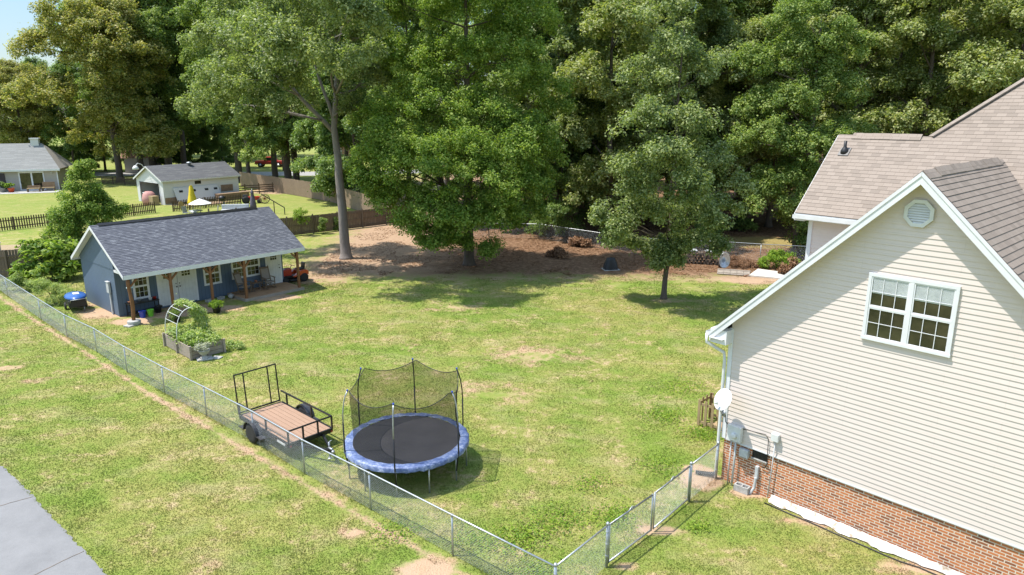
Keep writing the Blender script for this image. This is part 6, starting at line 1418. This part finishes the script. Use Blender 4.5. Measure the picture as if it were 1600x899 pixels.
# yucca vines on the fence next to the shed
for i, (px_, py_, y_, lab) in enumerate(((470, 335, 57.5, 'green vine climbing over the brown board fence right of the shed roof'), (505, 352, 58.5, 'narrow ivy strip hanging on the brown board fence left of the pale trunk'), (528, 355, 60.0, 'second ivy patch on the brown board fence near the pale trunk'))):
    p = P3(px_, py_, y_); t = thing('fence_vine', lab, 'vine', Vector((p.x, y_ - .25, 0))); lb = [(0, 0, p.z, .55, .45), (.3, .1, max(.4, p.z - .6), .4, .4), (-.3, .15, p.z - .3, .4, .35)] if i == 0 else [(0, 0, .5 * p.z + q * .35, .25, .3) for q in range(3)]
    crown('foliage', lb, 1500, .11, M['leaf_lime' if i == 0 else 'leaf_mid'], t, 70 + i, .2, .2); m = MB(); m.tube([(0, .1, 0), (0, .1, p.z)], .015, 5); m.build('stem', M['bark_dark'], t)

# ---------------------------------------------------------------- neighbour house, far left
hc = Vector((-59.2, 92.3, 0)); hr = math.atan2(.33, .94)
t = thing('neighbour_house', 'single storey taupe house with a light grey roof, sliding door and white window', 'house', hc, hr)
m = MB(); m.laps((0, 0, 0), (1, 0, 0), (0, 0, 1), (0, -1, 0), [(-14, .1), (0, .1), (0, 2.9), (-14, 2.9)], .2, .02, .1); m.bx(-14, 0, .001, 6.5, 0, 2.88); m.build('wall', M['grey_siding'], t)
sg = .80; evh = Vector((0, 1, sg)).normalized(); enh = Vector((0, -sg, 1)).normalized(); lh = math.hypot(1, sg)
slope_roof(t, 'roof', M['shingle_grey'], (0, -.5, 2.75), (1, 0, 0), evh, enh, [(-14.4, 0), (.5, 0), (-2.0, 3.9 * lh), (-14.4, 3.9 * lh)], .2, .08, .012)
slope_roof(t, 'roof', M['shingle_grey'], (0, 7.3, 2.75), (-1, 0, 0), Vector((0, -1, sg)).normalized(), Vector((0, sg, 1)).normalized(), [(-.5, 0), (14.4, 0), (14.4, 3.9 * lh), (2.0, 3.9 * lh)], .2, .08, .012)
m = MB(); m.prism([Vector((.5, -.5, 2.75)), Vector((.5, 7.3, 2.75)), Vector((-2.0, 3.4, 2.75 + 3.9 * sg))], (-.06, 0, 0)); m.build('gable_end', M['grey_siding'], t)
m = MB(); m.bx(-14.4, .5, -.55, -.505, 2.52, 2.76); m.bx(-.06, .06, -.06, .0, .1, 2.75); m.bx(-14, .3, -.5, 0, 2.5, 2.53); m.build('fascia', M['beam_tan'] if False else M['white_trim'], t)
window(t, -4.2, -1.6, .15, 2.3, -.02, sashes=1, cols=1, rows=1, trim=.12, mull=((-2.95, -2.82),), name='sliding_door'); window(t, -9.0, -6.6, .9, 2.25, -.02, sashes=1, cols=1, rows=1, trim=.14, pmat=M['blind'])
m = MB(); m.bx(-6.4, -5.8, -.08, -.02, .3, 2.3); m.build('shutter', basic('dark_shutter', (.06, .04, .05), (.04, .03, .035), 5), t)
m = MB(); m.bx(-3.2, -2.3, 3.0, 3.8, 5.2, 6.4); m.bx(-3.3, -2.2, 2.9, 3.9, 6.4, 6.55); m.build('chimney', M['white_siding'], t)
m = MB(); m.lathe((-.6, -.02, 2.25), [(.06, 0), (.12, .1), (0, .14)], 10, ax=(0, -1, 0)); m.build('wall_lamp', M['white'], t, True)
def nl(x, y, z=0): return hc + Matrix.Rotation(hr, 3, 'Z') @ Vector((x, y, z))
m = MB(); m.prism([nl(-13, -.1, .04), nl(.5, -.1, .04), nl(.5, -3.6, .04), nl(-13, -3.6, .04)], (0, 0, -.05)); tag(m.build('patio', M['concrete'], None), kind='structure')
for i, (nm, lab, x_, y_, fn) in enumerate((
    ('patio_bench', 'tan high backed bench by the sliding door of the taupe neighbour house', -.9, -1.3, 'bench'), ('patio_bench', 'low brown bench in front of the sliding door of the taupe house', -2.4, -1.9, 'bench'),
    ('orange_planter', 'orange plant tub on the patio left of the sliding door', -4.9, -1.6, 'tub'), ('round_planter', 'pale round tub with green plant at the patio edge', -6.6, -2.6, 'tub'), ('tall_planter', 'green potted plant beside the dark shutter of the taupe house', -6.0, -1.0, 'tub'),
    ('dark_cover', 'dark covered garden furniture in front of the white window', -7.6, -1.8, 'cover'), ('blue_cover', 'blue tarp covered heap at the far left end of the patio', -10.3, -2.2, 'cover'))):
    t = thing(nm, lab, {'bench': 'bench', 'tub': 'planter', 'cover': 'cover'}[fn], nl(x_, y_), hr)
    if fn == 'bench':
        m = MB(); m.bx(-.7, .7, -.3, .3, .4, .5); m.build('seat', M['pallet'], t); m = MB(); m.bx(-.7, .7, .3, .38, .45, 1.15 if i == 0 else .8); m.build('backrest', M['beam_tan'], t)
        for a in (-.65, .65): m = MB(); m.bx(a - .04, a + .04, -.28, .28, 0, .4); m.build('leg', M['beam_tan'], t)
    elif fn == 'tub':
        m = MB(); m.lathe((0, 0, 0), [(.25, 0), (.38, .5), (.4, .55), (.3, .55)], 14); m.build('tub', M['orange' if i == 2 else 'concrete'], t, True); crown('foliage', [(0, 0, .8, .4, .35)], 500, .2, M['leaf_lime' if i != 4 else 'leaf_dark'], t, 80 + i, .3, .3)
    else:
        m = MB(); m.lathe((0, 0, 0), [(1.0, 0), (.95, .4), (.6, .75), (0, .85)], 12); m.build('cover', M['blue_plastic'] if i == 6 else M['black'], t, True)
# pool deck behind the left fence
m = MB(); m.prism([Vector(p) for p in ((-37, 43.5, .9), (-28.4, 46.2, .9), (-29.8, 50.2, .9), (-38.5, 47.5, .9))], (0, 0, -.12)); o = m.build('pool_deck', M['pallet'], None); tag(o, 'tan wooden pool deck behind the grey board fence at the left', 'deck')
t = thing('swimming_pool', 'above ground pool with a bright blue rim beside the tan deck', 'pool', Vector((-29.6, 46.9, 0))); m = MB(); m.lathe((0, 0, 0), [(2.1, 0), (2.1, .93), (2.2, .95), (2.2, 1.0), (2.0, 1.0), (2.0, .85)], 32, cap=False)
m.build('pool_wall', basic('pool_blue', (.06, .30, .52), (.05, .25, .45), 4, .3), t, True); m = MB(); m.lathe((0, 0, .84), [(2.0, 0), (2.0, .01)], 32); m.build('pool_water', basic('pool_water', (.05, .32, .42), (.04, .28, .38), 4, .05), t)
t = thing('deck_box', 'pale grey storage box standing on the tan pool deck', 'box', Vector((-35.0, 45.9, .9)), R(15)); m = MB(); m.bx(-.8, .8, -.35, .35, 0, .5); m.build('box_body', M['grey_plastic'], t, bevel=.05); m = MB(); m.bx(-.83, .83, -.38, .38, .502, .6); m.build('lid', M['white'], t, bevel=.03)
t = thing('deck_plant', 'yellow green potted palm at the left end of the pool deck', 'potted plant', Vector((-37.0, 45.2, .9))); m = MB(); m.lathe((0, 0, 0), [(.2, 0), (.28, .35), (.2, .35)], 12); m.build('pot', M['terracotta'], t, True); crown('foliage', [(0, 0, .7, .6, .45)], 900, .25, M['leaf_lime'], t, 91, .3, .2, wid=.25)
t = thing('pool_bench', 'small white bench beside the blue pool rim', 'bench', Vector((-31.8, 48.4, .9)), R(20)); m = MB(); m.bx(-.4, .4, -.2, .2, .4, .46); m.build('seat', M['white'], t)
for x_ in (-.33, .33): m = MB(); m.bx(x_ - .03, x_ + .03, -.18, .18, 0, .4); m.build('leg', M['white'], t)
# red pickup on the far drive
t = thing('pickup_truck', 'red pickup truck parked on the far side of the road beyond the oaks', 'pickup truck', Vector((-44.4, 131, 0)), R(4)); m = MB()
m.bx(-2.6, 2.5, -.95, .95, .55, 1.15); m.build('body', M['red'], t, bevel=.1); m = MB(); P = [(-1.0, 1.15), (1.2, 1.15), (.7, 1.85), (-.75, 1.85)]; m.prism([Vector((x_, -.85, z_)) for x_, z_ in P], (0, 1.7, 0)); m.build('cab', M['red'], t, bevel=.06)
m = MB(); P = [(-.9, 1.22), (1.0, 1.22), (.62, 1.74), (-.68, 1.74)]; m.prism([Vector((x_, -.87, z_)) for x_, z_ in P], (0, .015, 0)); m.build('side_window', M['glass'], t); m = MB(); m.bx(-2.66, -2.58, -.9, .9, .55, .75); m.bx(2.5, 2.56, -.9, .9, .5, .7); m.build('bumper', M['galv'], t)
for x_ in (-1.7, 1.6):
    for s_ in (-1, 1): m = MB(); m.lathe((x_, s_ * .85 - .12, .42), [(.2, 0), (.42, .02), (.42, .22), (.2, .24)], 18, ax=(0, 1, 0)); w = m.build('wheel', M['rubber'], t, True); m = MB(); m.lathe((x_, s_ * .85 - .125, .42), [(0, 0), (.22, 0), (.22, .25), (0, .25)], 14, ax=(0, 1, 0)); m.build('rim', M['rim'], w, True)
t = thing('far_house', 'distant red brick house with white gable across the road behind the trunks', 'house', Vector((-31, 150, 0)), R(10)); m = MB(); m.bx(-9, 6, 0, 7, 0, 3.4); m.build('wall', M['brick'], t); m = MB(); m.prism([Vector((-9.4, -.5, 3.3)), Vector((-9.4, 3.5, 5.8)), Vector((-9.4, 7.5, 3.3))], (15.8, 0, 0)); m.build('roof', M['shingle_old'], t); m = MB(); m.bx(-6, -4.6, -.06, 0, 1, 2.4); m.bx(0, 1.2, -.06, 0, 0, 2.2); m.build('window', M['white'], t)
t = thing('far_shed', 'small distant outbuilding with a reddish roof left behind the garage', 'shed', Vector((-61.5, 118, 0)), R(15)); m = MB(); m.bx(-2.5, 2.5, 0, 3, 0, 2.6); m.build('wall', M['grey_siding'], t); m = MB(); m.prism([Vector((-2.9, -.4, 2.5)), Vector((-2.9, 1.5, 4.3)), Vector((-2.9, 3.4, 2.5))], (5.8, 0, 0)); m.build('roof', basic('reddish_roof', (.36, .2, .15), (.28, .15, .11), 3, .9), t); m = MB(); m.bx(-.5, .5, -.05, -.001, .1, 2.1); m.build('door', M['white'], t)
m = MB(); m.tube([(0, 0, 0), (0, 0, 5.5)], .12, 8); o = m.build('utility_pole', M['bark_dark'], None); o.location = (-39.3, 122, 0); tag(o, 'slim dark pole standing right in front of the red pickup', 'pole')
